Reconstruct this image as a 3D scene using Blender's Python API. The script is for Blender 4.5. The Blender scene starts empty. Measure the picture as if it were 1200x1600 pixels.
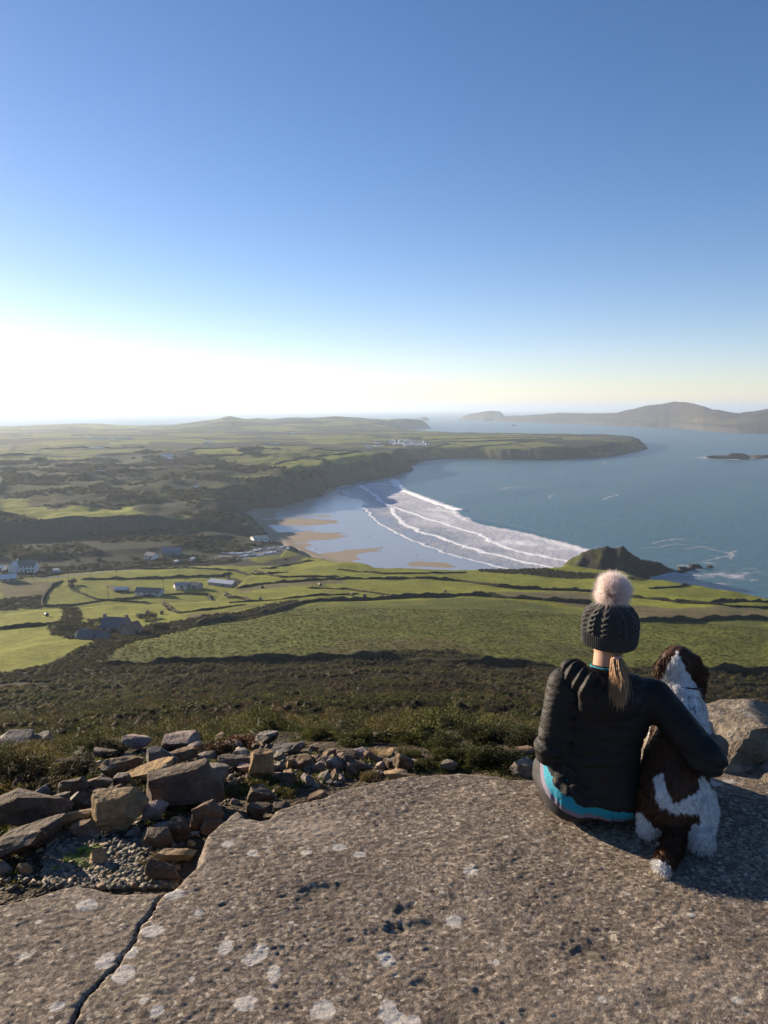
import bpy, bmesh, math, random
import numpy as np
from mathutils import Vector, Matrix, Euler, Quaternion

sc = bpy.context.scene
col = sc.collection
R = math.radians

# ------------------------------------------------------------------ camera
CZ = 121.5                       # eye height above the sea; the slab's top is at 120
F = 1256.0                       # focal length in pixels of the 1200x1600 photograph
PITCH = math.atan((800 - 638.0) / F)
cam_d = bpy.data.cameras.new('camera')
cam = bpy.data.objects.new('camera', cam_d)
col.objects.link(cam)
cam.location = (0, 0, CZ)
cam.rotation_euler = (math.pi / 2 - PITCH, 0, 0)
cam_d.sensor_fit = 'VERTICAL'
cam_d.sensor_height = 36.0
cam_d.lens = 36.0 * F / 1600.0
cam_d.clip_start = 0.05
cam_d.clip_end = 200000
sc.camera = cam

# ------------------------------------------------------------------ sky and sun
SUN_AZ, SUN_EL = R(-53), R(13.2)   # azimuth measured from the view axis, left is negative
world = bpy.data.worlds.new('World')
sc.world = world
world.use_nodes = True
wt = world.node_tree
bg = wt.nodes['Background']
sky = wt.nodes.new('ShaderNodeTexSky')
sky.sky_type = 'NISHITA'
sky.sun_disc = False
sky.sun_elevation = SUN_EL
sky.sun_rotation = SUN_AZ
sky.altitude = 0
sky.air_density = 0.72
sky.dust_density = 0.13
sky.ozone_density = 1.3
grade = wt.nodes.new('ShaderNodeHueSaturation')
grade.inputs['Saturation'].default_value = 1.25
wt.links.new(sky.outputs[0], grade.inputs['Color'])
balance = wt.nodes.new('ShaderNodeMix'); balance.data_type = 'RGBA'; balance.blend_type = 'MULTIPLY'
balance.inputs[0].default_value = 1.0; balance.inputs[7].default_value = (1.11, 0.95, 1.02, 1)
wt.links.new(grade.outputs[0], balance.inputs[6])
wt.links.new(balance.outputs[2], bg.inputs[0])
bg.inputs[1].default_value = 0.066
S = Vector((math.sin(SUN_AZ) * math.cos(SUN_EL), math.cos(SUN_AZ) * math.cos(SUN_EL), math.sin(SUN_EL)))
sun_d = bpy.data.lights.new('sun', 'SUN')
sun_d.energy = 5.0
sun_d.angle = R(0.53)
sun_d.color = (1.0, 0.82, 0.62)
sun = bpy.data.objects.new('sun', sun_d)
col.objects.link(sun)
sun.rotation_euler = S.to_track_quat('Z', 'Y').to_euler()
sun.location = (-30, 30, 160)

sc.view_settings.view_transform = 'Standard'
sc.view_settings.look = 'None'
sc.view_settings.gamma = 1.0
sc.view_settings.exposure = 1.3
sc.view_settings.use_curve_mapping = False
sc.cycles.use_denoising = True
sc.cycles.max_bounces = 6
sc.cycles.volume_bounces = 0
sc.cycles.transparent_max_bounces = 12

# ------------------------------------------------------------------ helpers
def srgb(r, g, b):
    f = lambda c: c / 12.92 if c <= 0.04045 else ((c + 0.055) / 1.055) ** 2.4
    return (f(r / 255.), f(g / 255.), f(b / 255.))

_cp, _sp = math.cos(PITCH), math.sin(PITCH)
def ray(x, y):
    u, v = (x - 600.) / F, (y - 800.) / F
    return u, _cp - v * _sp, -(_sp + v * _cp)       # world direction, unnormalised
def P(x, y, z):
    """point where the sight line through a photograph pixel meets height z"""
    u, f, d = ray(x, y)
    t = (z - CZ) / d
    return (t * u, t * f, z)
def PD(x, y, Y):
    """point on that sight line at forward distance Y"""
    u, f, d = ray(x, y)
    t = Y / f
    return (t * u, Y, CZ + t * d)
def pix(X, Y, Z):
    dz = Z - CZ
    fw = Y * _cp - dz * _sp
    up = Y * _sp + dz * _cp
    return 600 + F * X / fw, 800 - F * up / fw

def vhash(ix, iy, iz, seed):
    h = (ix.astype(np.int64) * 374761393 + iy.astype(np.int64) * 668265263 + iz.astype(np.int64) * 2147483647 + seed * 974634777) & 0xFFFFFFFF
    h = ((h ^ (h >> 13)) * 1274126177) & 0xFFFFFFFF
    h = ((h ^ (h >> 16)) * 2246822519) & 0xFFFFFFFF
    return ((h ^ (h >> 15)) & 0xFFFFFF) / float(0xFFFFFF)
def vnoise2(x, y, seed=0):
    x = np.asarray(x, float); y = np.asarray(y, float)
    ix, iy = np.floor(x), np.floor(y)
    fx, fy = x - ix, y - iy
    fx = fx * fx * (3 - 2 * fx); fy = fy * fy * (3 - 2 * fy)
    ix = ix.astype(np.int64); iy = iy.astype(np.int64); z0 = np.zeros_like(ix)
    a = vhash(ix, iy, z0, seed); b = vhash(ix + 1, iy, z0, seed)
    c = vhash(ix, iy + 1, z0, seed); d = vhash(ix + 1, iy + 1, z0, seed)
    return (a + (b - a) * fx) * (1 - fy) + (c + (d - c) * fx) * fy - 0.5
def fbm2(x, y, seed=0, oct=4, gain=0.5):
    s = 0; a = 1.0
    for o in range(oct):
        s = s + a * vnoise2(x * 2 ** o + 17.3 * o, y * 2 ** o - 9.1 * o, seed + o)
        a *= gain
    return s
def vnoise3(x, y, z, seed=0):
    ix, iy, iz = np.floor(x), np.floor(y), np.floor(z)
    f = [x - ix, y - iy, z - iz]
    fx, fy, fz = [t * t * (3 - 2 * t) for t in f]
    ix = ix.astype(np.int64); iy = iy.astype(np.int64); iz = iz.astype(np.int64)
    r = 0
    for dx in (0, 1):
        for dy in (0, 1):
            for dz in (0, 1):
                w = (fx if dx else 1 - fx) * (fy if dy else 1 - fy) * (fz if dz else 1 - fz)
                r = r + w * vhash(ix + dx, iy + dy, iz + dz, seed)
    return r - 0.5
def fbm3(x, y, z, seed=0, oct=3, gain=0.5):
    s = 0; a = 1.0
    for o in range(oct):
        s = s + a * vnoise3(x * 2 ** o + 5.7 * o, y * 2 ** o + 3.1 * o, z * 2 ** o, seed + o)
        a *= gain
    return s
def sstep(a, b, x):
    t = np.clip((np.asarray(x, float) - a) / (b - a), 0, 1)
    return t * t * (3 - 2 * t)

def seg_dist(X, Y, pts, closed=False):
    """distance to a polyline"""
    X = np.asarray(X, float); Y = np.asarray(Y, float)
    d2 = np.full(X.shape, 1e18)
    n = len(pts)
    for i in range(n if closed else n - 1):
        x0, y0 = pts[i][0], pts[i][1]; x1, y1 = pts[(i + 1) % n][0], pts[(i + 1) % n][1]
        dx, dy = x1 - x0, y1 - y0
        L = dx * dx + dy * dy + 1e-12
        t = np.clip(((X - x0) * dx + (Y - y0) * dy) / L, 0, 1)
        d2 = np.minimum(d2, (X - x0 - t * dx) ** 2 + (Y - y0 - t * dy) ** 2)
    return np.sqrt(d2)
def inside(X, Y, pts):
    X = np.asarray(X, float); Y = np.asarray(Y, float)
    r = np.zeros(X.shape, bool)
    n = len(pts)
    for i in range(n):
        x0, y0 = pts[i][0], pts[i][1]; x1, y1 = pts[(i + 1) % n][0], pts[(i + 1) % n][1]
        if y0 == y1: continue
        c = (y0 > Y) != (y1 > Y)
        r ^= c & (X < (x1 - x0) * (Y - y0) / (y1 - y0) + x0)
    return r
def sdist(X, Y, pts):
    """signed distance to a closed outline, positive inside"""
    d = seg_dist(X, Y, pts, True)
    return np.where(inside(X, Y, pts), d, -d)

def tag(o, label=None, cat=None, group=None, kind=None):
    if label: o['label'] = label
    if cat: o['category'] = cat
    if group: o['group'] = group
    if kind: o['kind'] = kind
    return o
def mesh_from(name, V, Fc, smooth=True):
    """fast mesh from numpy arrays; Fc is (n,3) or (n,4)"""
    V = np.asarray(V, np.float32); Fc = np.asarray(Fc, np.int32)
    me = bpy.data.meshes.new(name)
    n, k = Fc.shape
    me.vertices.add(len(V)); me.vertices.foreach_set('co', V.ravel())
    me.loops.add(n * k); me.loops.foreach_set('vertex_index', Fc.ravel())
    me.polygons.add(n)
    me.polygons.foreach_set('loop_start', np.arange(0, n * k, k, dtype=np.int32))
    try: me.polygons.foreach_set('loop_total', np.full(n, k, np.int32))
    except Exception: pass
    me.update(calc_edges=True)
    if smooth: me.polygons.foreach_set('use_smooth', np.ones(n, bool))
    return me
def obj(name, me, mat=None, parent=None, loc=None):
    o = bpy.data.objects.new(name, me)
    col.objects.link(o)
    if mat is not None and me is not None and not me.materials: me.materials.append(mat)
    if parent is not None: o.parent = parent
    if loc is not None: o.location = loc
    return o
def empty(name, loc=(0, 0, 0), rz=0):
    o = bpy.data.objects.new(name, None)
    col.objects.link(o); o.location = loc; o.rotation_euler = (0, 0, rz)
    o.empty_display_size = 0.1
    return o
def copy_tree(o, parent=None):
    c = o.copy(); col.objects.link(c)
    if parent is not None: c.parent = parent
    for ch in o.children: copy_tree(ch, c)
    return c
def set_color(me, name, rgb):
    a = me.color_attributes.new(name, 'FLOAT_COLOR', 'POINT')
    n = len(me.vertices)
    arr = np.ones((n, 4), np.float32); arr[:, :3] = rgb
    a.data.foreach_set('color', arr.ravel())
def set_float(me, name, val):
    a = me.attributes.new(name, 'FLOAT', 'POINT')
    a.data.foreach_set('value', np.asarray(val, np.float32))

class NT:
    """small node-tree builder"""
    def __init__(s, name):
        s.m = bpy.data.materials.new(name); s.m.use_nodes = True
        s.t = s.m.node_tree; s.t.nodes.clear()
        s.out = s.t.nodes.new('ShaderNodeOutputMaterial')
        s.b = s.t.nodes.new('ShaderNodeBsdfPrincipled')
        s.t.links.new(s.b.outputs[0], s.out.inputs[0])
    def n(s, typ, **kw):
        nd = s.t.nodes.new(typ)
        for k, v in kw.items(): setattr(nd, k, v)
        return nd
    def set(s, sock, v):
        if hasattr(v, 'is_output') or isinstance(v, bpy.types.NodeSocket): s.t.links.new(v, sock)
        else:
            if isinstance(v, tuple) and len(v) == 3 and sock.type == 'RGBA': v = (*v, 1)
            sock.default_value = v
    def bsdf(s, **kw):
        for k, v in kw.items(): s.set(s.b.inputs[k.replace('_', ' ')], v)
    def coord(s, which='Object'):
        return s.n('ShaderNodeTexCoord').outputs[which]
    def pos(s): return s.n('ShaderNodeNewGeometry').outputs['Position']
    def mapv(s, v, scale=(1, 1, 1), rot=(0, 0, 0), loc=(0, 0, 0)):
        m = s.n('ShaderNodeMapping'); s.set(m.inputs[0], v)
        m.inputs[1].default_value = loc; m.inputs[2].default_value = rot; m.inputs[3].default_value = scale
        return m.outputs[0]
    def noise(s, v, scale, detail=4, rough=0.55, dist=0.0, out=0):
        nd = s.n('ShaderNodeTexNoise'); s.set(nd.inputs['Vector'], v)
        nd.inputs['Scale'].default_value = scale; nd.inputs['Detail'].default_value = detail
        nd.inputs['Roughness'].default_value = rough; nd.inputs['Distortion'].default_value = dist
        return nd.outputs[out]
    def voro(s, v, scale, feature='F1', out='Distance', rnd=1.0):
        nd = s.n('ShaderNodeTexVoronoi', feature=feature); s.set(nd.inputs['Vector'], v)
        nd.inputs['Scale'].default_value = scale; nd.inputs['Randomness'].default_value = rnd
        return nd.outputs[out]
    def ramp(s, f, stops, interp='LINEAR'):
        nd = s.n('ShaderNodeValToRGB'); cr = nd.color_ramp; cr.interpolation = interp
        while len(cr.elements) < len(stops): cr.elements.new(0.5)
        for e, (p, c) in zip(cr.elements, stops):
            e.position = p
            e.color = (c, c, c, 1) if isinstance(c, (int, float)) else (*c, 1)
        s.set(nd.inputs[0], f)
        return nd.outputs[0]
    def mix(s, fac, a, b, blend='MIX'):
        nd = s.n('ShaderNodeMix', data_type='RGBA', blend_type=blend)
        s.set(nd.inputs[0], fac); s.set(nd.inputs[6], a); s.set(nd.inputs[7], b)
        return nd.outputs[2]
    def math(s, op, a, b=0.0, c=0.0, clamp=False):
        nd = s.n('ShaderNodeMath', operation=op, use_clamp=clamp)
        s.set(nd.inputs[0], a); s.set(nd.inputs[1], b)
        if op in ('MULTIPLY_ADD', 'SMOOTH_MIN', 'SMOOTH_MAX', 'COMPARE', 'WRAP'): s.set(nd.inputs[2], c)
        return nd.outputs[0]
    def maprange(s, v, a, b, c=0.0, d=1.0):
        nd = s.n('ShaderNodeMapRange'); s.set(nd.inputs[0], v)
        for i, q in enumerate((a, b, c, d)): s.set(nd.inputs[i + 1], q)
        return nd.outputs[0]
    def bump(s, h, strength=0.5, dist=0.05, normal=None):
        nd = s.n('ShaderNodeBump'); s.set(nd.inputs['Height'], h)
        nd.inputs['Strength'].default_value = strength; nd.inputs['Distance'].default_value = dist
        if normal is not None: s.set(nd.inputs['Normal'], normal)
        return nd.outputs[0]
    def attr(s, name, out='Color'):
        nd = s.n('ShaderNodeAttribute'); nd.attribute_name = name
        return nd.outputs[out]
    def objrand(s): return s.n('ShaderNodeObjectInfo').outputs['Random']
def simple_mat(name, rgb, rough=0.8, var=0.12, scale=8.0, bump=0.0, spec=0.3):
    t = NT(name)
    nz = t.noise(t.coord(), scale, 4)
    c = t.mix(nz, tuple(max(0, v * (1 - var * 1.6)) for v in rgb), tuple(min(1, v * (1 + var * 1.6)) for v in rgb))
    t.bsdf(Base_Color=c, Roughness=rough, Specular_IOR_Level=spec)
    if bump: t.bsdf(Normal=t.bump(t.noise(t.coord(), scale * 2.5, 5), bump, 0.02))
    return t.m
# ------------------------------------------------------------------ the lie of the land
def polar(x, r, z=0.0):
    """a point at horizontal distance r in the direction of photograph column x"""
    a = math.atan((x - 600.) / F)
    return (r * math.sin(a), r * math.cos(a), z)

# coast of the mainland: cliff feet and the back of the beach
_c = [P(520, 884, 0), P(490, 872, 0), P(450, 854, 0), P(420, 834, 0), P(398, 815, 0), P(382, 803, 0), P(395, 797, 0),
      P(430, 795, 0), P(468, 786, 0), P(498, 776, 0), P(520, 764, 0), P(545, 757, 0), P(566, 751, 0), P(590, 748, 0), P(610, 745, 0), P(626, 741, 0),
      P(640, 737, 0), P(646, 730, 0), P(650, 724, 0), P(668, 720, 0), P(700, 717.5, 0), P(740, 716.5, 0), P(780, 718, 0), P(820, 718.5, 0), P(850, 719.5, 0), P(882, 719, 0),
      P(905, 716.5, 0), P(935, 715, 0), P(962, 712, 0), P(985, 707.5, 0), P(1008, 702.5, 0),
      polar(1004, 2950), polar(960, 3080), polar(880, 3120), polar(800, 3160), polar(720, 3200), polar(660, 3300), P(620, 677.5, 0), P(590, 675.5, 0), P(600, 673.5, 0), P(622, 671.8, 0),
      P(650, 670, 0), P(673, 669, 0), polar(668, 5250), polar(640, 5500), polar(560, 5500), polar(400, 5350), polar(200, 5250), polar(0, 5150), polar(-700, 5200),
      (-6500, 2500), (-6500, -3000), (3000, -3000), (3000, 150), (700, 200)]
_c += [polar(1320, 470), polar(1200, 490), polar(1120, 503), polar(1050, 512)]
_c += [P(1012, 905, 0), P(1040, 895, 0), P(1084, 888, 0), polar(1072, 628), polar(1045, 648), polar(1000, 655), polar(950, 655), polar(905, 640), polar(870, 600)]
_c += [polar(840, 535), polar(760, 524), polar(700, 517), polar(620, 524), polar(560, 556)]
COAST = [(p[0], p[1]) for p in _c]

# height profiles along sight columns: (distance, height)
NEAR = [(2, 119.86), (3.0, 119.8), (4.2, 119.6), (5.5, 119.15), (6.5, 118.72), (7.5, 118.27), (9, 117.3), (12, 115.95), (18, 113.7), (25, 111.1), (60, 98.5), (100, 84.8), (150, 69.6), (176, 63.2), (230, 53.5), (330, 38.2), (410, 28.5), (490, 22)]
PROF = {
    -700: NEAR + [(560, 17), (635, 14), (700, 34), (780, 35), (1000, 36), (1400, 36), (2500, 40), (3600, 36), (4500, 33), (5300, 25)],
    0: NEAR + [(555, 14), (605, 8), (640, 8), (692, 18.5), (775, 22.5), (900, 27), (1000, 29.5), (1390, 33), (1780, 34), (2560, 37), (3600, 31), (4500, 27), (5300, 20)],
    120: NEAR + [(555, 13), (605, 7.5), (640, 8), (692, 18.5), (775, 22.5), (900, 27), (1000, 29.5), (1390, 33), (1780, 34), (2560, 38), (3600, 33), (4500, 33), (5300, 20)],
    225: NEAR + [(555, 13), (610, 7), (645, 8), (700, 18), (775, 22), (900, 27), (1000, 30), (1390, 33), (1780, 35), (2560, 37), (3600, 31), (4500, 24), (5300, 15)],
    360: NEAR + [(550, 12), (650, 6), (690, 9), (750, 18), (820, 24), (969, 31), (1150, 34), (1390, 35), (1780, 37), (2560, 38), (3600, 40), (4500, 52), (5300, 25)],
    450: NEAR + [(540, 15), (610, 7), (690, 8), (800, 20), (1050, 35), (1200, 36), (1390, 37), (1780, 38), (2560, 37), (3600, 42), (4500, 58), (5300, 30)],
    540: NEAR + [(520, 20), (600, 12), (800, 20), (1100, 38), (1300, 38), (1500, 38), (1780, 38), (2560, 36), (3300, 36), (4500, 56), (5300, 30)],
    620: NEAR + [(520, 20), (700, 20), (1100, 40), (1300, 41), (1500, 40), (1780, 34), (2560, 34), (3300, 30), (4500, 46), (5000, 46), (5300, 30)],
    680: NEAR + [(520, 20), (700, 20), (1300, 40), (1600, 36), (1900, 25), (2560, 31), (3300, 30), (4500, 34), (5300, 30)],
    850: NEAR + [(520, 20), (700, 20), (1500, 25), (1900, 24), (2500, 31), (3000, 29), (4500, 34), (5300, 30)],
    1010: NEAR + [(520, 20), (700, 20), (1500, 22), (1900, 22), (2500, 29), (3000, 28), (4500, 34), (5300, 30)],
    1200: NEAR[:-1] + [(455, 22.5), (560, 20), (2000, 25), (5300, 30)],
    1900: NEAR[:-1] + [(455, 22.5), (560, 20), (2000, 25), (5300, 30)],
}
_LR = np.linspace(math.log(2.0), math.log(7000.0), 900)
def _pchip(lx, z):
    lx = np.array(lx); z = np.array(z); h = np.diff(lx); d = np.diff(z) / h
    m = np.zeros(len(z)); m[0] = d[0]; m[-1] = d[-1]
    for i in range(1, len(z) - 1):
        if d[i - 1] * d[i] > 0:
            w1, w2 = 2 * h[i] + h[i - 1], h[i] + 2 * h[i - 1]
            m[i] = (w1 + w2) / (w1 / d[i - 1] + w2 / d[i])
    k = np.clip(np.searchsorted(lx, _LR) - 1, 0, len(h) - 1)
    t = np.clip((_LR - lx[k]) / h[k], 0, 1); H = h[k]
    return (2 * t**3 - 3 * t**2 + 1) * z[k] + (t**3 - 2 * t**2 + t) * H * m[k] + (-2 * t**3 + 3 * t**2) * z[k + 1] + (t**3 - t**2) * H * m[k + 1]
_PX = sorted(PROF)
_PA = np.array([math.atan((x - 600.) / F) for x in _PX])
_PT = np.array([_pchip([math.log(a) for a, b in PROF[x]], [b for a, b in PROF[x]]) for x in _PX])
BUMPS = []   # (X, Y, height, rx, ry)
for (x, r, h, wx, wy) in [(361, 4450, 18, 60, 120), (362, 3700, 24, 130, 160), (345, 4400, 10, 190, 200), (405, 4500, 10, 60, 90), (452, 4650, 13, 120, 130), (470, 3900, 16, 150, 160),
                          (500, 4600, 10, 130, 120), (520, 4700, 9, 100, 120), (545, 4700, 10, 110, 120), (580, 4700, 8, 160, 120), (640, 4950, 14, 160, 200), (120, 4700, 10, 260, 150),
                          (982, 604, 12.0, 37, 26), (988, 604, 2.2, 24, 16), (925, 594, 5.0, 24, 24), (890, 586, 4, 22, 22), (1040, 604, 2.5, 22, 18)]:
    p = polar(x, r); BUMPS.append((p[0], p[1], h, wx, wy, x, r))
MOUND = polar(985, 598)
def H0(X, Y):
    X = np.asarray(X, float); Y = np.asarray(Y, float)
    r = np.sqrt(X * X + Y * Y) + 1e-6
    a = np.clip(np.arctan2(X, Y), _PA[0] + 1e-6, _PA[-1] - 1e-6)
    lr = np.clip(np.log(np.maximum(r, 2.0)), _LR[0], _LR[-1] - 1e-6)
    fi = (lr - _LR[0]) / (_LR[1] - _LR[0]); i = np.clip(fi.astype(int), 0, len(_LR) - 2); fi = fi - i
    k = np.clip(np.searchsorted(_PA, a) - 1, 0, len(_PA) - 2)
    w = (a - _PA[k]) / (_PA[k + 1] - _PA[k]); w = w * w * (3 - 2 * w)
    z = ((_PT[k, i] * (1 - fi) + _PT[k, i + 1] * fi) * (1 - w) + (_PT[k + 1, i] * (1 - fi) + _PT[k + 1, i + 1] * fi) * w)
    return z, r
def H(X, Y):
    """height of the land; below the sea outside the coast"""
    z, r = H0(X, Y)
    X = np.asarray(X, float); Y = np.asarray(Y, float)
    # lie of rough ground
    far = sstep(500, 1200, r)
    z = z + sstep(20, 60, r) * (1 - far) * (fbm2(X / 26., Y / 26., 3, 3) * 1.5 * sstep(20, 80, r))
    z = z + far * fbm2(X / 190., Y / 190., 8, 4) * 7.0
    left = sstep(0.0, -0.12, np.arctan2(X, Y))
    z = z + sstep(640, 720, r) * (1 - sstep(1500, 2200, r)) * fbm2(X / 46., Y / 46., 12, 4) * 7.0 * left
    # broken ground of the rubble bank
    z = z + (1 - sstep(9, 14, r)) * sstep(3, 5, r) * fbm2(X / 0.9, Y / 0.9, 31, 3) * 0.16
    for (bx, by, h, wx, wy, _, br) in BUMPS:
        m = np.abs(Y - by) < 4 * max(wx, wy)
        if m.any():
            z = z + h * np.exp(-((X - bx) / wx) ** 2 - ((Y - by) / wy) ** 2)
    m = r > 380
    if m.any():
        Xm, Ym = X[m], Y[m]
        wob = fbm2(Xm / 60., Ym / 60., 21, 3) * 26 * sstep(560, 1200, r[m]) + fbm2(Xm / 14., Ym / 14., 22, 3) * 6
        sd = sdist(Xm, Ym, COAST) + wob * 0.6
        # the mound: its own low shelf
        md = np.hypot(Xm - MOUND[0], Ym - MOUND[1])
        zm = z[m]
        nearmound = 1 - sstep(52, 78, md)
        zb, _r = H0(Xm, Ym)
        zm = zm * (1 - nearmound) + (zm - zb + 3.0 + 5.5 * fbm2(Xm / 11., Ym / 11., 63, 4)) * nearmound
        flat = (Xm < -80) & (r[m] < 760) & (Xm > -330)      # low ground behind the beach: no cliff
        w = 46 + 20 * fbm2(Xm / 150., Ym / 150., 5, 2)
        w = np.where(r[m] < 720, 22, w)
        t = np.clip(sd / w, 0, 1)
        prof = np.where(t < 1, 1 - (1 - t) ** 1.5, 1)
        bro = fbm2(Xm / 22., Ym / 22., 41, 4) * 9 * np.sin(np.pi * np.clip(t, 0, 1)) * sstep(520, 640, r[m])
        zl = np.maximum(zm * prof + bro, 0.4 + 2 * t)
        lo = np.clip(sd / 60., 0, 1)
        zl = np.where(flat, np.minimum(zl, 2.0 + 9 * lo), zl)
        z[m] = np.where(sd > 0, zl, np.maximum(sd * 0.25, -4.0))
    return z
def ground(px, py, rmin=8.0, rmax=6500.0, ns=1400):
    """where sight lines through photograph pixels first meet the land (arrays)"""
    px = np.atleast_1d(np.asarray(px, float)); py = np.atleast_1d(np.asarray(py, float))
    u, f, d = (px - 600.) / F, _cp - (py - 800.) / F * _sp, -(_sp + (py - 800.) / F * _cp)
    hr = np.hypot(u, f)
    rr = np.exp(np.linspace(math.log(rmin), math.log(rmax), ns))
    t = rr[None, :] / hr[:, None]
    Xs, Ys, Zs = t * u[:, None], t * f[:, None], CZ + t * d[:, None]
    g = H(Xs.ravel(), Ys.ravel()).reshape(Xs.shape)
    below = (Zs <= np.maximum(g, 0))
    k = np.argmax(below, axis=1); k = np.where(below.any(axis=1), k, len(rr) - 1); k0 = np.maximum(k - 1, 0)
    I = np.arange(len(px))
    a = Zs[I, k0] - np.maximum(g[I, k0], 0); b = Zs[I, k] - np.maximum(g[I, k], 0)
    w = np.clip(a / np.where(np.abs(a - b) < 1e-9, 1, a - b), 0, 1)
    X = Xs[I, k0] * (1 - w) + Xs[I, k] * w; Y = Ys[I, k0] * (1 - w) + Ys[I, k] * w
    return np.stack([X, Y, np.maximum(H(X, Y), 0)], 1)
_gq = []   # pixel lists to be resolved in one go
class PX:
    """a list of photograph points laid on the land"""
    def __init__(s, pts): s.p = pts; s.w = None; _gq.append(s)
def resolve():
    if not _gq: return
    A = np.array([q for s in _gq for q in s.p], float)
    W = ground(A[:, 0], A[:, 1]); i = 0
    for s in _gq: s.w = W[i:i + len(s.p)]; i += len(s.p)
    _gq.clear()
# ------------------------------------------------------------------ fields, heath and hedges (photograph points laid on the land)
def q3(pts): return [(x / 3., 600 + y / 3.) for x, y in pts]
GRASS = [PX(p) for p in [
    [(302, 710), (368, 711), (380, 709), (368, 700), (320, 701), (308, 704)],
    [(326, 714), (360, 712), (384, 710), (420, 711), (460, 717), (400, 728), (352, 721)],
    [(412, 702), (480, 706), (480, 716), (466, 717), (420, 710), (408, 709)],
    [(414, 728), (462, 719), (480, 718), (510, 725), (490, 732), (480, 733), (456, 736)],
    [(336, 738), (420, 742), (456, 748), (452, 750), (368, 746)],
    [(392, 699), (480, 702), (480, 698), (400, 696)],
    [(486, 718), (536, 710), (592, 708), (580, 719), (516, 723)],
    [(480, 716), (528, 710), (480, 706)],
    [(484, 704), (566, 705), (564, 707), (532, 708)],
    [(656, 704), (700, 694), (730, 695), (740, 705), (690, 706)],
    [(0, 706), (56, 705), (56, 710), (0, 711)], [(64, 703), (220, 701), (235, 705), (130, 710), (70, 708)],
    [(0, 712.5), (50, 712), (50, 719), (0, 720)], [(62, 713), (150, 712), (140, 718), (70, 721), (62, 719)],
    [(64, 694), (115, 690), (145, 693), (80, 697)], [(170, 690), (230, 689), (235, 694), (175, 695)],
    [(50, 679), (112, 678), (110, 681), (52, 682)], [(130, 665), (200, 664), (215, 669), (150, 671)],
    [(250, 680), (300, 677), (345, 678), (300, 682)], [(255, 690), (330, 688), (395, 690), (330, 693)],
    [(240, 704), (290, 701), (295, 704), (240, 709)], [(400, 668), (440, 666), (470, 672), (410, 674)],
    [(470, 682), (560, 680), (590, 684), (480, 687)], [(540, 688), (560, 687), (562, 692), (540, 691)], [(490, 690), (530, 690), (530, 694), (486, 694)],
    [(560, 660), (600, 660), (640, 664), (600, 667)], [(500, 662), (540, 659), (556, 663), (510, 666)],
    [(660, 682), (760, 681.5), (880, 682), (860, 686), (740, 689), (660, 687)],
    [(700, 691), (790, 689), (830, 690), (800, 693), (735, 700), (700, 693)],
    [(740, 702), (800, 694.5), (832, 701), (820, 703), (742, 705)], [(804, 692), (840, 690), (892, 697), (838, 700)],
    q3([(0, 535), (90, 540), (140, 560), (150, 580), (260, 590), (330, 570), (430, 572), (450, 582), (540, 592), (600, 575), (650, 590), (700, 625), (880, 618), (890, 632), (800, 642), (700, 645), (600, 640),
        (690, 665), (600, 668), (520, 655), (430, 655), (300, 640), (200, 635), (100, 615), (0, 600)]),
    q3([(840, 680), (915, 675), (920, 686), (860, 690)]), q3([(150, 660), (260, 655), (250, 668), (140, 666)]),
    [(375, 868), (470, 862), (478, 868), (400, 880)],
]]
SCRUB = [PX(p) for p in [   # dark scrub inside the near fields
    [(100, 1047), (160, 1041), (172, 1015), (215, 1000), (300, 981), (400, 966), (470, 944), (460, 938), (385, 955), (300, 967), (252, 976), (232, 985), (200, 978), (160, 985), (150, 1004), (110, 1022)],
    [(76, 972), (128, 972), (160, 985), (150, 1000), (110, 998), (86, 992)], [(96, 948), (112, 950), (126, 968), (120, 976), (96, 974), (102, 964)],
    [(0, 936), (66, 930), (66, 949), (0, 954)],
    [(735, 885), (860, 890), (1010, 905), (1010, 908), (860, 902), (750, 893)],
    [(-60, 1056), (0, 1052), (30, 1048), (80, 1038), (105, 1029), (160, 1043), (300, 1039), (430, 1036), (560, 1033), (560, 1044), (430, 1048), (160, 1058), (0, 1068), (-60, 1070)],
    [(860, 1046), (1030, 1044), (1103, 1052), (1210, 1056), (1210, 1072), (1103, 1068), (1030, 1062), (860, 1056)],
    [(600, 1020), (700, 1016), (770, 1030), (870, 1040), (870, 1050), (600, 1042)],
    [(200, 890), (100, 897), (0, 908), (0, 890), (100, 885), (260, 872), (330, 874), (380, 866), (372, 880), (275, 886)],
]]
ROUGH = [PX(p) for p in [   # tan rough grazing and tracks
    [(860, 938), (930, 940), (1000, 946), (1060, 951), (1200, 952), (1200, 966), (1060, 968), (990, 966), (920, 952)],
    [(860, 924), (930, 928), (930, 938), (860, 933)],
    [(370, 921), (420, 913), (480, 909), (540, 906), (540, 911), (480, 914), (420, 919), (372, 926)],
    [(0, 912), (95, 908), (84, 914), (70, 930), (0, 936)], [(680, 935), (790, 926), (850, 925), (860, 934), (760, 930)],
    [(300, 968), (385, 950), (470, 938), (400, 946), (340, 956), (290, 962)], [(165, 914), (200, 917), (215, 926), (190, 928)],
    [(205, 985), (255, 983), (300, 972), (240, 985), (215, 995)],
]]
OLIVE = [PX(p) for p in [   # the big coarse pasture below the heath
    [(160, 1040), (172, 1016), (215, 1001), (300, 982), (400, 967), (475, 946), (560, 940), (760, 936), (850, 944), (930, 956), (1000, 970), (1200, 968), (1210, 1052), (1103, 1048), (865, 1044), (750, 1040), (625, 1031), (550, 1028), (425, 1032), (300, 1035)],
]]
ROAD = PX([(-40, 912), (60, 905), (140, 896), (230, 888), (280, 880), (330, 874)])
PARK = PX([(330, 874), (345, 866), (390, 862), (420, 856), (445, 853), (462, 862), (430, 868), (400, 870), (380, 874)])
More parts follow.
